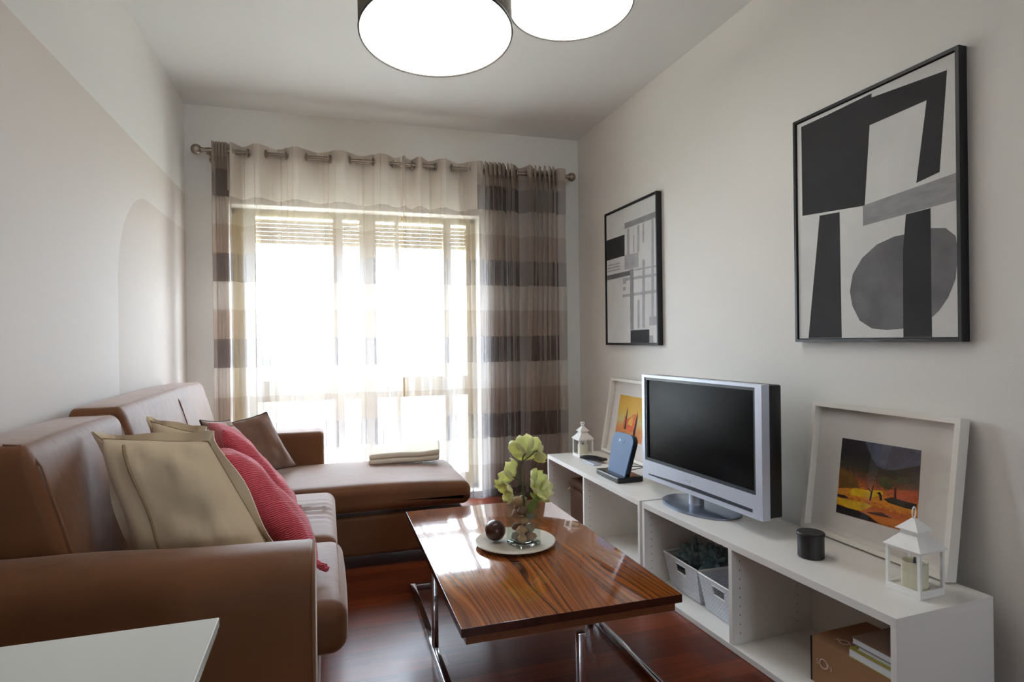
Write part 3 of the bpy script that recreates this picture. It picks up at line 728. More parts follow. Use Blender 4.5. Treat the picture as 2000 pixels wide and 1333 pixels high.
G().box(.003, TVW - .003, .0352, .095, z0 + .004, z1 - .003, TT, bev=.006).out('rear_casing', M_TVBLK, tv)
G().prism([TT @ Vector(p) for p in ((.05, -.001, z0 + .020), (TVW - .05, -.001, z0 + .020), (TVW - .05, -.001, z0 + .032), (TVW * .5, -.001, z0 + .036), (.05, -.001, z0 + .026))], tn, .003).out('speaker_slot', M_TVGRY, tv, 0)
G().lathe([(.0, 0), (1, 0), (1, .006), (.96, .010), (.3, .016), (.0, .016)], T=tvT(Vector((1.525, 2.215, .3855))) @ Matrix.Diagonal((.205, .135, 1, 1)), n=64, cap=False).out('stand_base', M_STEELB, tv)
G().lathe([(.032, 0), (.03, .06)], T=tvT(Vector((1.505, 2.215, .398))), n=24).out('stand_neck', M_SILVER, tv)
text_obj('maker_mark', 'HOR', .02, TT @ Matrix.Translation((TVW * .44, -.0008, .505)) @ Matrix.Rotation(PI / 2, 4, 'X'), mat('light_print', (225, 232, 240), .4), tv)

# ------------------------------------------------------------------ modem, remote, cables
md = thing('modem', 'upright black modem with a painted blue reflection, on a flat black base beside the television', 'modem', (1.46, 2.83, .385))
G().soft(1.383, 1.525, 2.70, 2.955, .386, .414, .006, T=None).out('base', M_BLKGL, md)
def modem_plate():
    n = Vector((-.2, -.02, .04)); pts = []
    B0, B1 = Vector((1.428, 2.925, .414)), Vector((1.432, 2.712, .414)); upv = Vector((.045, -.012, .205))
    u = (B1 - B0); Wm = u.length; u.normalize(); Hm = upv.length; w = upv.normalized(); nn = u.cross(w).normalized()
    if nn.x < 0: nn = -nn
    r = .045; out = [(0.015, 0), (Wm - .012, 0)]
    for k in range(9): a = PI / 2 * k / 8; out.append((Wm - r * .8 + r * .8 * math.sin(PI / 2 * k / 8), Hm - r + r * math.sin(PI / 2 * (1 - k / 8)) if False else Hm - r + r * math.cos(PI / 2 * (1 - k / 8))))
    out = [(0.02, 0), (Wm - .012, 0)] + [(Wm - r + r * math.cos(a), Hm - r + r * math.sin(a)) for a in [PI / 2 * k / 8 for k in range(9)]] + [(r + r * math.cos(a), Hm - r + r * math.sin(a)) for a in [PI / 2 + PI / 2 * k / 8 for k in range(9)]]
    P = [B0 + u * a + w * b for a, b in out]
    G().prism(P, nn, .006).out('face_plate', M_MODEM, md)
    G().prism([p + nn * .007 for p in P], nn, .022).out('body', M_BLKGL, md)
    T = basis(B0 + u * (Wm * .47) + w * (Hm * .80) - nn * .0008, u, w, -nn)
    g = G(); g.lathe([(.008, 0), (.008, .0006)], T=T @ Matrix.Translation((-.018, .002, 0)), n=16)
    for a, b in (((.004, -.008), (.014, .006)), ((.014, .006), (.020, -.006)), ((.022, .008), (.026, -.006))):
        g.tube([T @ Vector((*a, .0005)), T @ Vector((*b, .0005))], .0016, 6)
    g.out('printed_mark', mat('pale_blue_print', (176, 214, 236), .4), md)
modem_plate()
tag(G().soft(1.455, 1.50, 3.14, 3.30, .386, .394, .003).out('phone_handset', M_SILVER), 'slim silver gadget lying flat under the black glossy one', 'gadget')
g = G(); TP = Matrix.Translation((1.505, 3.25, .397)) @ Matrix.Rotation(math.radians(-62), 4, 'Z')
g.soft(-.085, .085, -.026, .026, 0, .014, .006, bulge=.010, T=TP); tag(g.out('computer_mouse', M_BLKGL), 'black glossy rounded remote lying beside the modem', 'remote')
bpy.data.objects['computer_mouse'].name = 'remote_control'; bpy.data.objects['phone_handset'].name = 'media_player'
g = G(); g.tube([(1.50, 2.78, .43), (1.56, 2.74, .45), (1.60, 2.70, .42), (1.57, 2.68, .40), (1.62, 2.62, .39)], .0022, 6); g.tube([(1.50, 2.80, .445), (1.58, 2.74, .452), (1.64, 2.66, .43), (1.66, 2.6, .39)], .0022, 6); g.tube([(1.53, 2.74, .40), (1.57, 2.72, .43), (1.56, 2.67, .415), (1.60, 2.66, .39), (1.66, 2.7, .388)], .002, 6)
tag(g.out('cable', M_TVBLK), 'tangle of thin black cable behind the modem', 'cable')

# ------------------------------------------------------------------ lanterns
def lantern(label, near, ang, s, hz, ring_handle):
    T = Matrix.Translation((near[0], near[1], .3855)) @ Matrix.Rotation(ang, 4, 'Z')
    u = thing('lantern', label, 'lantern', (near[0], near[1], .385), 'white metal candle lanterns on the shelf units'); e = hz; c = s / 2
    G().box(0, s, 0, s, 0, .012, T, bev=.001).out('base_plate', M_METALW, u, 0)
    g = G()
    for (x, y) in ((0, 0), (s - .008, 0), (0, s - .008), (s - .008, s - .008)): g.box(x, x + .008, y, y + .008, .012, e, T)
    for (a0, a1, b0, b1) in ((.008, s - .008, 0, .006), (.008, s - .008, s - .006, s), (0, .006, .008, s - .008), (s - .006, s, .008, s - .008)):
        g.box(a0, a1, b0, b1, .012, .020, T); g.box(a0, a1, b0, b1, e - .006, e, T)
    g.out('frame', M_METALW, u, 0)
    for (a0, a1, b0, b1) in ((.008, s - .008, .002, .0035), (.008, s - .008, s - .0035, s - .002), (.002, .0035, .008, s - .008), (s - .0035, s - .002, .008, s - .008)):
        G().box(a0, a1, b0, b1, .020, e - .006, T).out('glass_pane', M_GLASS, u, 0)
    def pyr(g, h0, w0, h1, w1):
        v = []
        for (h, w) in ((h0, w0), (h1, w1)):
            for (x, y) in ((-1, -1), (1, -1), (1, 1), (-1, 1)): v.append(T @ Vector((c + x * w, c + y * w, h)))
        g.add(v, [[3, 2, 1, 0], [4, 5, 6, 7]] + [[i, (i + 1) % 4, 4 + (i + 1) % 4, 4 + i] for i in range(4)])
    g = G(); pyr(g, e, c + .006, e + .003, c + .006); pyr(g, e + .003, c + .004, e + .035, c * .5); pyr(g, e + .035, c * .48, e + .048, c * .48); g.out('lower_roof', M_METALW, u, 0)
    g = G(); pyr(g, e + .048, c * .66, e + .051, c * .66); pyr(g, e + .051, c * .62, e + .080, .004); g.out('upper_roof', M_METALW, u, 0)
    P = T @ Vector((c, c, e + .080))
    if ring_handle:
        R_ = .0155; G().tube([P + Vector((R_ * math.sin(a) * .85, R_ * math.sin(a) * .35, R_ - R_ * math.cos(a))) for a in [2 * PI * k / 20 for k in range(20)]], .0018, 6, closed=True).out('ring_handle', M_METALW, u)
    else:
        q = G(); q.sphere(P + Vector((0, 0, .004)), .011)
        for k in range(5):
            a = k * 1.26; q.tube([P + Vector((0, 0, .004)), P + Vector((.014 * math.cos(a), .014 * math.sin(a), .016)), P + Vector((.004 * math.cos(a), .004 * math.sin(a), .022))], .0035, 6)
        q.out('crown_knob', M_METALW, u)
    cp = T @ Vector((c, c, 0))
    cd = thing('candle', 'cream pillar candle inside the lantern ' + ('by the tilted sunset picture' if ring_handle else 'in the far corner'), 'candle', (cp.x, cp.y, .3975), 'candles inside the lanterns')
    q = G(); r = s * .33; hh = e * .56; q.lathe([(r, 0), (r, hh), (r * .93, hh + .002), (r * .85, hh - .003), (.0, hh - .004)], (cp.x, cp.y, .398), 32, cap=False); q.out('wax', M_CANDLE, cd)
    G().tube([(cp.x, cp.y, .398 + hh - .004), (cp.x + .001, cp.y, .398 + hh + .012)], [.004, .0025], 8).out('wick', M_TVGRY, cd)
lantern('white metal lantern with ring handle at the near end of the shelves', (1.539, 1.231), math.radians(4), .100, .127, True)
lantern('small white metal lantern at the far end of the shelves by the curtain', (1.468, 3.372), math.radians(2), .095, .110, False)

# ------------------------------------------------------------------ black canister
cn = thing('canister', 'black lidded canister standing before the framed sunset picture', 'canister', (1.517, 1.594, .385))
M_CAN = mat('matt_black_tin', (26, 22, 22), .45)
G().lathe([(.0, 0), (.039, 0), (.0405, .002), (.0405, .072), (.0, .072)], (1.517, 1.594, .3855), 48, cap=False).out('body', M_CAN, cn)
G().lathe([(.0, .0722), (.0425, .0722), (.043, .078), (.041, .0815), (.0, .0815)], (1.517, 1.594, .3855), 48, cap=False).out('lid', M_CAN, cn)

# ------------------------------------------------------------------ leaning white picture frames
def leaning(label, y0, y1, xb, xt, hz, glazed_cat='picture'):
    """front plane from (xb, z=.386) to (xt, z=.386+hz); spans y0..y1"""
    o = Vector((xb, y1, .393)); up = Vector((xt - xb, 0, hz)); Hh = up.length; up.normalize(); u = Vector((0, -1, 0)); n = Vector((up.z, 0, -up.x))
    T = basis(o, u, up, -n)  # local x right, y up, z towards viewer
    Wd = y1 - y0; b = .017; d = .038
    r = thing('picture_frame', label, 'picture frame', o, 'white framed pictures leaning on the right wall')
    g = G()
    for (a0, a1, c0, c1) in ((0, b, 0, Hh), (Wd - b, Wd, 0, Hh), (b, Wd - b, 0, b), (b, Wd - b, Hh - b, Hh)): g.box(a0, a1, c0, c1, -d, 0, T)
    g.out('frame', M_FRAMEW, r, 0)
    G().box(b, Wd - b, b, Hh - b, -.034, -.030, T).out('mount', M_MATB, r, 0)
    G().box(b, Wd - b, b, Hh - b, -.009, -.007, T).out('glazing', M_GLASS, r, 0)
    return r, T, Wd, Hh
def flat(name, pts, T, z, m, parent, d=.0005): return G().prism([T @ Vector((p[0], p[1], z)) for p in pts], (T.to_3x3() @ Vector((0, 0, 1))), d).out(name, m, parent, 0)
def px_on(T, pts, z):
    Ti = T.inverted(); n = T.to_3x3() @ Vector((0, 0, 1)); p0 = T @ Vector((0, 0, z)); res = []
    for x, y in pts: q = Ti @ onplane(x, y, p0, n); res.append((q.x, q.y))
    return res
def grad_mat(name, T, y0, y1, stops, rough=.6):
    m = mat(name, (128, 128, 128), rough); nt = m.node_tree; b = nt.nodes['Principled BSDF']
    g = nt.nodes.new('ShaderNodeNewGeometry'); s = nt.nodes.new('ShaderNodeSeparateXYZ'); nt.links.new(g.outputs['Position'], s.inputs[0])
    mr = nt.nodes.new('ShaderNodeMapRange'); mr.inputs[1].default_value = y0; mr.inputs[2].default_value = y1; nt.links.new(s.outputs[2], mr.inputs[0])
    n = nt.nodes.new('ShaderNodeTexNoise'); n.inputs['Scale'].default_value = 22; n.inputs['Detail'].default_value = 4
    v = math_n(nt, 'ADD', mr.outputs[0], math_n(nt, 'MULTIPLY', math_n(nt, 'SUBTRACT', n.outputs[0], .5), .25))
    r = nt.nodes.new('ShaderNodeValToRGB'); e = r.color_ramp.elements
    e[0].position = stops[0][0]; e[0].color = lin(stops[0][1]); e[1].position = stops[-1][0]; e[1].color = lin(stops[-1][1])
    for p, c in stops[1:-1]: q = e.new(p); q.color = lin(c)
    nt.links.new(v, r.inputs[0]); nt.links.new(r.outputs[0], b.inputs['Base Color']); return m
# near one: printed photograph of a dark sky above a burning orange plain
pf, T1, W1, H1 = leaning('white frame with a dark sunset landscape print, leaning behind the black canister', 1.285, 1.845, 1.708, 1.772, .472)
Z0 = -.0299
S = lambda pts: [(1620 + x / 6.06, 840 + y / 6.06) for x, y in pts]
pw = G().prism([T1 @ Vector((a, b, Z0)) for a, b in px_on(T1, S([(155, 95), (1090, 245), (1030, 1245), (78, 975)]), Z0)], T1.to_3x3() @ Vector((0, 0, 1)), .0006)
print_ = pw.out('landscape_print', grad_mat('sunset_print', T1, .46, .75, [(0, (120, 50, 24)), (.14, (222, 126, 36)), (.24, (196, 92, 40)), (.33, (236, 156, 40)), (.42, (214, 110, 44)), (.5, (150, 84, 50)), (.62, (70, 62, 44)), (.78, (40, 36, 38)), (1, (44, 34, 42))]), pf, 0)
mm = lambda n, c: mat(n, c, .6, noise_amt=.25, noise_scale=50)
for k, (nm, c, pts) in enumerate([
    ('sky_patch', (82, 88, 108), [(425, 140), (1088, 247), (1072, 425), (900, 455), (760, 480), (640, 470), (560, 425), (500, 330)]),
    ('sky_patch', (66, 70, 86), [(760, 195), (1040, 240), (960, 340), (850, 420), (660, 470), (690, 340)]),
    ('hill_patch', (120, 84, 36), [(130, 440), (240, 510), (320, 600), (360, 690), (110, 690)]),
    ('light_patch', (238, 190, 30), [(230, 720), (300, 690), (440, 715), (620, 720), (640, 770), (520, 800), (360, 790), (250, 770)]),
    ('light_patch', (232, 180, 36), [(95, 800), (240, 830), (400, 860), (520, 900), (380, 960), (230, 930), (90, 870)]),
    ('plain_patch', (200, 92, 50), [(700, 710), (1045, 725), (1035, 870), (900, 850), (760, 800)]),
    ('shore_patch', (52, 46, 36), [(640, 820), (740, 800), (900, 850), (1035, 880), (1030, 955), (900, 930), (700, 865)]),
    ('foreground_patch', (34, 26, 26), [(85, 880), (200, 920), (340, 960), (450, 1010), (590, 1115), (500, 1090), (78, 975)]),
    ('dark_streak', (40, 28, 22), [(95, 760), (180, 775), (235, 815), (150, 805), (95, 785)]),
    ('dark_streak', (70, 34, 22), [(430, 975), (620, 980), (740, 1050), (640, 1030), (520, 1005)]),
    ('tree_silhouette', (44, 24, 16), [(470, 840), (490, 740), (440, 680), (465, 690), (497, 730), (515, 660), (528, 665), (508, 745), (490, 840)]),
    ('tree_silhouette', (44, 24, 16), [(595, 840), (590, 780), (560, 745), (600, 735), (615, 770), (625, 835)]),
    ('tree_silhouette', (44, 24, 16), [(765, 820), (772, 690), (785, 690), (792, 820)]),
    ('leaf_patch', (84, 84, 50), [(570, 560), (650, 550), (740, 600), (760, 660), (700, 720), (600, 660)]),
    ('leaf_patch', (76, 76, 48), [(760, 600), (880, 545), (940, 570), (920, 630), (820, 650)])]):
    z = Z0 + .0006 + k * .00006
    flat(nm, px_on(T1, S(pts), z), T1, z, mm('%s_%d_ink' % (nm, k), c), print_, .0002)
# far one: bright yellow print
pf2, T2, W2, H2 = leaning('white frame with a yellow printed photograph, half hidden behind the television', 2.98, 3.54, 1.692, 1.772, .466)
x0, y0, x1, y1 = .105, .11, .44, .375
pr2 = flat('yellow_print', [(x0, y0), (x1, y0), (x1, y1), (x0, y1)], T2, Z0, grad_mat('yellow_print_ink', T2, .50, .76, [(0, (214, 120, 60)), (.25, (224, 150, 80)), (.42, (214, 196, 130)), (.6, (226, 180, 70)), (1, (216, 164, 56))]), pf2)
for k, (nm, c, pts) in enumerate([('flame_patch', (226, 110, 60), [(.19, .17), (.20, .25), (.24, .235), (.29, .26), (.33, .28), (.36, .23), (.35, .16)]), ('flame_patch', (240, 176, 60), [(.245, .20), (.28, .25), (.315, .262), (.30, .20)]),
                                  ('minaret_silhouette', (70, 50, 36), [(.214, .17), (.216, .27), (.222, .31), (.229, .27), (.232, .17)]), ('minaret_silhouette', (46, 34, 34), [(.325, .13), (.345, .26), (.35, .29), (.358, .26), (.352, .13)])]):
    z = Z0 + .0006 + k * .00006; flat(nm, pts, T2, z, mm('%s_%d_ink2' % (nm, k), c), pr2, .0002)

# ------------------------------------------------------------------ black framed abstract canvases
M_CANV = mat('canvas_ground', (206, 205, 202), .8, noise_amt=.06, noise_scale=6)
M_CBLK = mat('canvas_black', (38, 36, 38), .8, noise_amt=.25, noise_scale=7)
M_CGRY = mat('canvas_grey', (142, 141, 142), .8, noise_amt=.16, noise_scale=14, stretch=(1, 1, 3))
M_CGRD = mat('canvas_dark_grey', (104, 103, 104), .8, noise_amt=.25, noise_scale=9)
M_CMID = mat('canvas_mid_grey', (166, 165, 168), .8, noise_amt=.12, noise_scale=20)
XF = XR - .034
def canvas(label, y0, y1, z0, z1, shapes, conv):
    T = basis(Vector((XF, y1, z0)), (0, -1, 0), (0, 0, 1), (-1, 0, 0)); Wd, Hh = y1 - y0, z1 - z0
    r = thing('abstract_painting', label, 'painting', (XF, y1, z0), 'black framed abstract paintings on the right wall'); b = .011
    g = G()
    for (a0, a1, c0, c1) in ((0, b, 0, Hh), (Wd - b, Wd, 0, Hh), (b, Wd - b, 0, b), (b, Wd - b, Hh - b, Hh)): g.box(a0, a1, c0, c1, -.033, 0, T)
    g.out('frame', M_BLACK, r, 0)
    cv = G().box(b + .003, Wd - b - .003, b + .003, Hh - b - .003, -.03, -.008, T).out('canvas', M_CANV, r, 0)
    G().box(b, Wd - b, b, Hh - b, -.033, -.0305, T).out('backing', M_BLACK, r, 0)
    z = -.008
    for k, (nm, m, pts) in enumerate(shapes):
        P = px_on(T, conv(pts), z); lo, hi = b + .004, Wd - b - .004
        P = [(max(lo, min(hi, x)), max(b + .004, min(Hh - b - .004, y))) for x, y in P]
        flat(nm, P, T, z + .0001 * k, m, cv, .0002)
    hx = Wd * .47; G().box(hx - .008, hx + .008, Hh, Hh + .012, -.03, -.024, T).out('hanger', M_ROD, r, 0)
big = [('black_shape', M_CBLK, [(52, 392), (150, 347), (338, 255), (338, 272), (645, 160), (615, 575), (520, 620), (562, 283), (330, 385), (310, 712), (57, 754)]),
       ('grey_bar', M_CGRY, [(303, 712), (705, 572), (705, 685), (303, 795)]),
       ('black_leg', M_CBLK, [(127, 753), (208, 738), (217, 1257), (82, 1260)]),
       ('grey_oval', M_CGRD, [(250, 1060), (262, 990), (300, 925), (360, 870), (430, 838), (505, 822), (580, 803), (640, 803), (680, 835), (698, 880), (698, 930), (680, 1010), (650, 1085), (612, 1140), (580, 1170), (540, 1195), (470, 1212), (400, 1218), (340, 1212), (290, 1180), (260, 1120)]),
       ('black_leg', M_CBLK, [(478, 748), (578, 722), (584, 1250), (468, 1252), (466, 900)])]
canvas('large black-framed abstract painting with a grey oval, nearer the camera', 1.29, 1.945, 1.09, 1.965, big, lambda P: [(1540 + x / 2.0825, 60 + y / 2.0825) for x, y in P])
sm = [('black_block', M_CBLK, [(92, 460), (228, 412), (228, 570), (92, 610)]), ('grey_bar', M_CGRY, [(228, 330), (465, 237), (465, 285), (228, 372)]), ('grey_block', M_CMID, [(228, 568), (332, 545), (332, 655), (228, 675)]),
      ('streak', M_CMID, [(246, 372), (264, 366), (264, 560), (246, 562)]), ('streak', M_CMID, [(322, 345), (338, 340), (338, 540), (322, 545)]), ('streak', M_CMID, [(360, 600), (380, 596), (380, 1104), (360, 1106)]), ('streak', M_CMID, [(325, 900), (340, 898), (340, 1110), (325, 1112)]),
      ('streak', M_CMID, [(428, 296), (445, 290), (445, 1020), (428, 1022)]), ('streak', M_CMID, [(362, 330), (374, 326), (374, 470), (362, 474)]), ('streak', M_CMID, [(292, 420), (300, 416), (300, 540), (292, 542)]),
      ('streak', M_CMID, [(215, 738), (466, 700), (466, 722), (215, 760)]), ('streak', M_CMID, [(215, 860), (466, 822), (466, 845), (215, 880)]), ('streak', M_CMID, [(300, 670), (466, 640), (466, 652), (300, 684)]),
      ('streak', M_CMID, [(105, 640), (195, 620), (195, 630), (105, 650)]), ('streak', M_CMID, [(105, 662), (195, 642), (195, 652), (105, 672)]), ('streak', M_CMID, [(105, 684), (195, 664), (195, 674), (105, 694)]), ('streak', M_CMID, [(218, 735), (240, 732), (240, 778), (218, 782)]), ('streak', M_CMID, [(218, 804), (238, 801), (238, 826), (218, 830)]),
      ('grey_bar', M_CGRD, [(95, 720), (270, 680), (270, 715), (95, 755)]), ('grey_bar', M_CGRY, [(270, 672), (295, 668), (295, 1120), (273, 1120)]), ('grey_block', M_CMID, [(415, 1025), (466, 1020), (466, 1085), (415, 1090)]), ('grey_block', M_CMID, [(415, 1165), (440, 1162), (440, 1218), (415, 1220)]),
      ('black_block', M_CBLK, [(275, 1125), (412, 1118), (412, 1222), (275, 1222)])]
canvas('smaller-looking black-framed abstract of grey streaks, hanging nearer the window', 2.98, 3.64, 1.072, 1.945, sm, lambda P: [(1160 + x / 3.806, 350 + y / 3.806) for x, y in P])

# ------------------------------------------------------------------ things in the shelves
def weave(name, rgb):
    m = mat(name, rgb, .7); nt = m.node_tree; b = nt.nodes['Principled BSDF']; tc = nt.nodes.new('ShaderNodeTexCoord')
    mp = nt.nodes.new('ShaderNodeMapping'); mp.inputs['Rotation'].default_value = (.0, .0, 0); nt.links.new(tc.outputs['Object'], mp.inputs[0])
    s = nt.nodes.new('ShaderNodeSeparateXYZ'); nt.links.new(mp.outputs[0], s.inputs[0]); cb = nt.nodes.new('ShaderNodeCombineXYZ')
    nt.links.new(math_n(nt, 'ADD', s.outputs[0], s.outputs[1]), cb.inputs[0]); nt.links.new(s.outputs[2], cb.inputs[1])
    br = nt.nodes.new('ShaderNodeTexBrick'); nt.links.new(cb.outputs[0], br.inputs['Vector']); br.inputs['Scale'].default_value = 1; br.inputs['Brick Width'].default_value = .016; br.inputs['Row Height'].default_value = .007; br.inputs['Mortar Size'].default_value = .0016; br.inputs['Mortar Smooth'].default_value = .6
    c = lin(rgb); br.inputs['Color1'].default_value = c; br.inputs['Color2'].default_value = tuple(v * .88 for v in c[:3]) + (1,); br.inputs['Mortar'].default_value = tuple(v * .6 for v in c[:3]) + (1,)
    nt.links.new(br.outputs[0], b.inputs['Base Color']); bp = nt.nodes.new('ShaderNodeBump'); bp.inputs['Strength'].default_value = .6; bp.inputs['Distance'].default_value = .003; bp.invert = True
    nt.links.new(br.outputs['Fac'], bp.inputs['Height']); nt.links.new(bp.outputs[0], b.inputs['Normal']); return m
M_WEAVE = weave('white_woven_plastic', (240, 242, 250))
def basket(label, y0, y1):
    r = thing('storage_basket', label, 'basket', ((1.43 + 1.68) / 2, (y0 + y1) / 2, .023), 'white woven baskets in the shelf unit')
    xb0, xb1, xt0, xt1 = 1.442, 1.66, 1.418, 1.68; s = .016; zb, zt = .026, .168
    def P(u, v, w):  # u front..back, v y0..y1, w up
        x = (xb0 + (xt0 - xb0) * w) + ((xb1 + (xt1 - xb1) * w) - (xb0 + (xt0 - xb0) * w)) * u
        y = (y0 + s * (1 - w)) + ((y1 - s * (1 - w)) - (y0 + s * (1 - w))) * v
        return Vector((x, y, zb + (zt - zb) * w))
    v = []; f = []
    def quad(a, b, c, d): n = len(v); v.extend([P(*a), P(*b), P(*c), P(*d)]); f.append([n, n + 1, n + 2, n + 3])
    vs = [0, .36, .64, 1]; ws = [0, .62, .86, 1]
    for u in (0, 1):
        for i in range(3):
            for j in range(3):
                if i == 1 and j == 1: continue
                quad((u, vs[i], ws[j]), (u, vs[i + 1], ws[j]), (u, vs[i + 1], ws[j + 1]), (u, vs[i], ws[j + 1]))
    quad((0, 0, 0), (1, 0, 0), (1, 0, 1), (0, 0, 1)); quad((0, 1, 0), (1, 1, 0), (1, 1, 1), (0, 1, 1)); quad((0, 0, 0), (1, 0, 0), (1, 1, 0), (0, 1, 0))
    o = obj('woven_body', v, f, M_WEAVE, r, 0); bm = bmesh.new(); bm.from_mesh(o.data); bmesh.ops.remove_doubles(bm, verts=bm.verts, dist=1e-5); bmesh.ops.recalc_face_normals(bm, faces=bm.faces); bm.to_mesh(o.data); bm.free()
    md_ = o.modifiers.new('thickness', 'SOLIDIFY'); md_.thickness = .004; md_.offset = 0
    G().tube([P(0, 0, 1), P(0, 1, 1), P(1, 1, 1), P(1, 0, 1)], .0045, 8, closed=True).out('rim', M_METALW, r)
    G().tube([P(-.004, .35, .61), P(-.004, .65, .61), P(-.004, .65, .87), P(-.004, .35, .87)], .003, 6, closed=True).out('handle_edge', M_METALW, r)
basket('white woven basket with dark cloth in it, left one under the television', 2.088, 2.335)
basket('empty white woven basket beside the divider, right one under the television', 1.832, 2.080)
g = G()
for (x, y, z, r, sd) in ((1.52, 2.265, .15, .062, 1.3), (1.55, 2.165, .15, .06, 6.1), (1.61, 2.22, .15, .055, 9.4)):
    g.sphere((x, y, z), r, 40, 26, fn=lambda d, sd=sd: 1 + .5 * (abs(noise.noise(d * 2.4 + Vector((sd, 0, 0)))) * 2 - .5))
tag(g.out('crumpled_cloth', mat('dark_teal_cloth', (112, 136, 138), .6, noise_amt=.3, noise_scale=16), None, 60), 'crumpled dark teal cloth stuffed in the left white basket', 'cloth')
# wicker basket in the far unit
M_WICK = weave('brown_wicker', (74, 42, 20)); M_WICK.node_tree.nodes['Principled BSDF'].inputs['Specular IOR Level'].default_value = .1
wb = thing('wicker_basket', 'brown wicker basket in the far corner bay of the shelves', 'basket', (1.53, 3.2, .023))
G().soft(1.392, 1.66, 3.06, 3.36, .0235, .225, .03, bside=.008).out('woven_body', M_WICK, wb); G().soft(1.386, 1.665, 3.055, 3.365, .227, .275, .022, bulge=.01).out('lid', M_WICK, wb)
G().tube([(1.384, 3.33, .20), (1.374, 3.32, .215), (1.384, 3.31, .23)], .005, 8).out('clasp', mat('pale_wood_toggle', (170, 140, 108), .5), wb)
# cardboard box with books
bx_ = thing('cardboard_box', 'brown cardboard box printed SON in the nearest shelf bay', 'box', (1.60, 1.37, .023))
TBX = Matrix.Translation((1.470, 1.20, 0)) @ Matrix.Rotation(ANG, 4, 'Z')
M_CARD = mat('brown_cardboard', (150, 108, 72), .8, noise_amt=.06, noise_scale=12)
BL_, BD, BH = .335, .24, .165
G().box(0, BD, 0, BL_, .0235, BH, TBX, bev=.001).out('carton', M_CARD, bx_, 0)
G().box(-.0006, -.0001, BL_ - .006, BL_ + .0006, .024, BH, TBX).out('dark_edge', M_TVBLK, bx_, 0)
G().box(.0, BD, BL_ * .5, BL_ * .5 + .002, BH, BH + .0006, TBX).out('flap_seam', M_DKBROWN, bx_, 0)
M_PRINT = mat('pale_print', (202, 178, 156), .7)
Rx = basis(Vector((0, 0, 0)), (0, -1, 0), (0, 0, 1), (-1, 0, 0))
for ch_, off, sz in (('S', -.0225, .024), ('O', 0, .044), ('N', .0225, .024)):
    text_obj('printed_letter', ch_, sz, TBX @ Matrix.Translation((-.0012, BL_ - .05 - off, .095)) @ Rx, M_PRINT, bx_, .0003)
Rt = basis(Vector((0, 0, 0)), (0, -1, 0), (1, 0, 0), (0, 0, 1))
for ch_, off, sz in (('S', -.0225, .024), ('O', 0, .044), ('N', .0225, .024)):
    text_obj('printed_letter', ch_, sz, TBX @ Matrix.Translation((.055, BL_ - .075 - off, BH + .0005)) @ Rt, M_PRINT, bx_, .0003)
def book(label, x, y, z, w, l, t, cover, ang):
    T = Matrix.Translation((x, y, z)) @ Matrix.Rotation(ang, 4, 'Z')
    r = thing('book', label, 'book', (x, y, z), 'books lying on the cardboard box')
    G().box(.002, w - .002, .002, l - .002, .002, t - .002, T).out('pages', mat('book_pages', (214, 214, 216), .8), r, 0)
    g = G(); g.box(0, w, 0, l, 0, .002, T); g.box(0, w, 0, l, t - .002, t, T); g.box(w - .002, w, 0, l, .002, t - .002, T); g.out('cover', cover, r, 0)
book('white book with a mustard cover, lying on the cardboard box', 1.468, 1.21, BH + .0008, .17, .185, .026, mat('mustard_cover', (160, 146, 62), .6), ANG)
book('thin pale book between the mustard and the brown-covered books', 1.482, 1.21, BH + .0272, .17, .165, .012, mat('grey_white_cover', (206, 206, 210), .5), ANG)
book('book with a brown cover on top of the pile, in the nearest bay', 1.476, 1.21, BH + .0396, .17, .18, .020, mat('brown_cover', (136, 110, 92), .5), ANG)

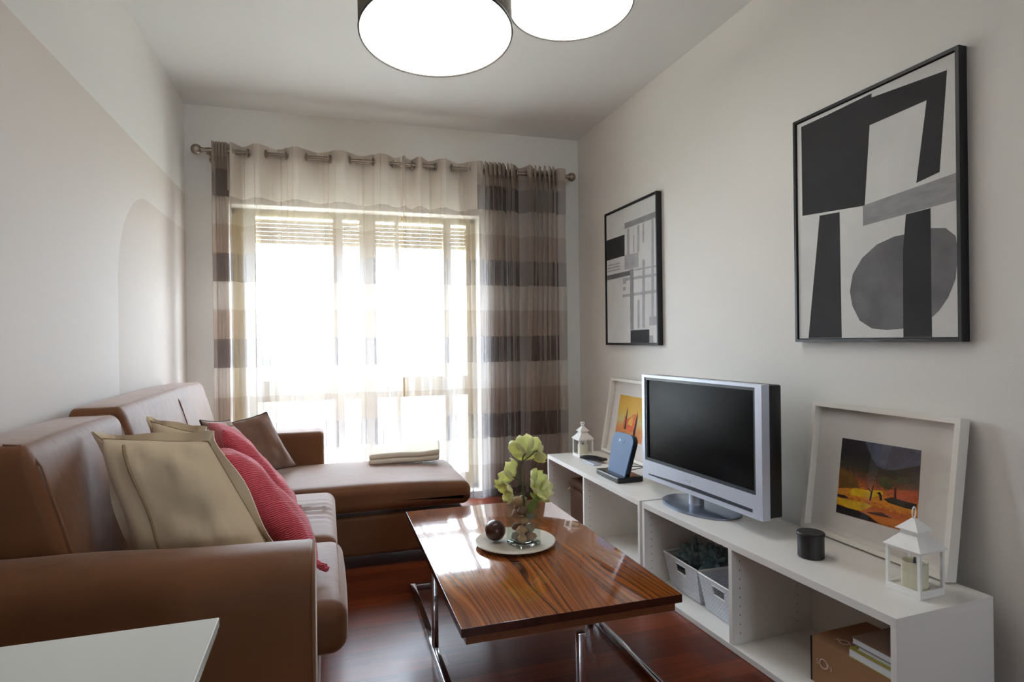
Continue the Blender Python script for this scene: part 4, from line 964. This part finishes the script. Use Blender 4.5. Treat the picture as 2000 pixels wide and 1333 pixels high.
# ------------------------------------------------------------------ pendant lamps
M_DIFF = emis('lamp_diffuser', (251, 250, 247), 5.5)
_b = M_DIFF.node_tree.nodes['Principled BSDF']; _b.inputs['Base Color'].default_value = (.2, .2, .2, 1); _b.inputs['Alpha'].default_value = .95
M_BULB = emis('bulb_spot', (255, 255, 250), 9.0)
def pendant(label, x, y, zr, r, hh, bulb):
    o = thing('pendant_lamp', label, 'ceiling lamp', (x, y, zr), 'drum pendant lamps'); c = (x, y, zr)
    g = G(); g.lathe([(r, 0), (r, hh), (r - .003, hh), (r - .003, .0), (r, 0)], c, 72, cap=False); g.out('drum_shade', M_LINEN, o)
    G().lathe([(r, 0), (r + .0014, .004), (r, .009), (r - .0035, .006), (r - .0035, 0), (r, 0)], c, 72, cap=False).out('shade_rim', mat('dark_rim', (64, 58, 48), .6), o)
    G().lathe([(.0, .004), (r - .0045, .004), (r - .0045, .007), (.0, .007)], c, 72, cap=False).out('diffuser', M_DIFF, o)
    G().tube([(x, y, zr + hh * .5), (x, y, ZC - .004)], .004).out('cord', M_TVBLK, o)
    G().lathe([(.05, 0), (.05, .02), (.02, .025)], (x, y, ZC - .026), 24).out('ceiling_rose', M_METALW, o)
    b = thing('light_bulb', 'round bulb behind the diffuser of the ' + bulb, 'light bulb', (x, y, zr + .06)) if False else None
    G().sphere((x, y, zr + hh * .45), .04).out('bulb', M_BULB, o)
    l = bpy.data.lights.new('lamp_glow', 'POINT'); l.energy = 4; l.color = (1, .94, .84); l.shadow_soft_size = .045
    lo = bpy.data.objects.new('lamp_glow', l); COL.objects.link(lo); lo.location = (x, y, zr + hh * .45 + .12); lo.parent = o; lo.matrix_parent_inverse = Matrix.Translation(-o.location)
    return o
pendant('larger-looking drum pendant lamp with glowing white diffuser, front left one', .357, 1.945, 2.113, .25, .22, 'front lamp').rotation_euler = (math.radians(-6.5), 0, 0)   # the drums hang slightly tipped
pendant('drum pendant lamp with glowing white diffuser, hanging behind the front one', .885, 2.06, 2.35, .232, .19, 'rear lamp').rotation_euler = (math.radians(-3.5), 0, 0)

# ------------------------------------------------------------------ white table corner in the foreground
wt = thing('dining_table', 'white table, only its corner showing at the bottom left', 'table', (-.62, .37, 0))
G().box(-1.0 + .18, -.139, -.35, .868, .738, .75, bev=.001).out('tabletop', M_GREYBASE, wt, 0)
G().box(-.82, -.141, -.348, .866, .731, .7375).out('glass_underlayer', mat('greenish_glass_edge', (190, 200, 186), .2), wt, 0)
G().box(-.78, -.19, -.30, .82, .67, .7305).out('apron', M_LAM, wt, 0)
for (x, y) in ((-.77, -.29), (-.23, -.29), (-.77, .77), (-.23, .77)): G().box(x, x + .045, y, y + .045, 0, .67).out('leg', M_LAM, wt, 0)
bpy.context.view_layer.update()
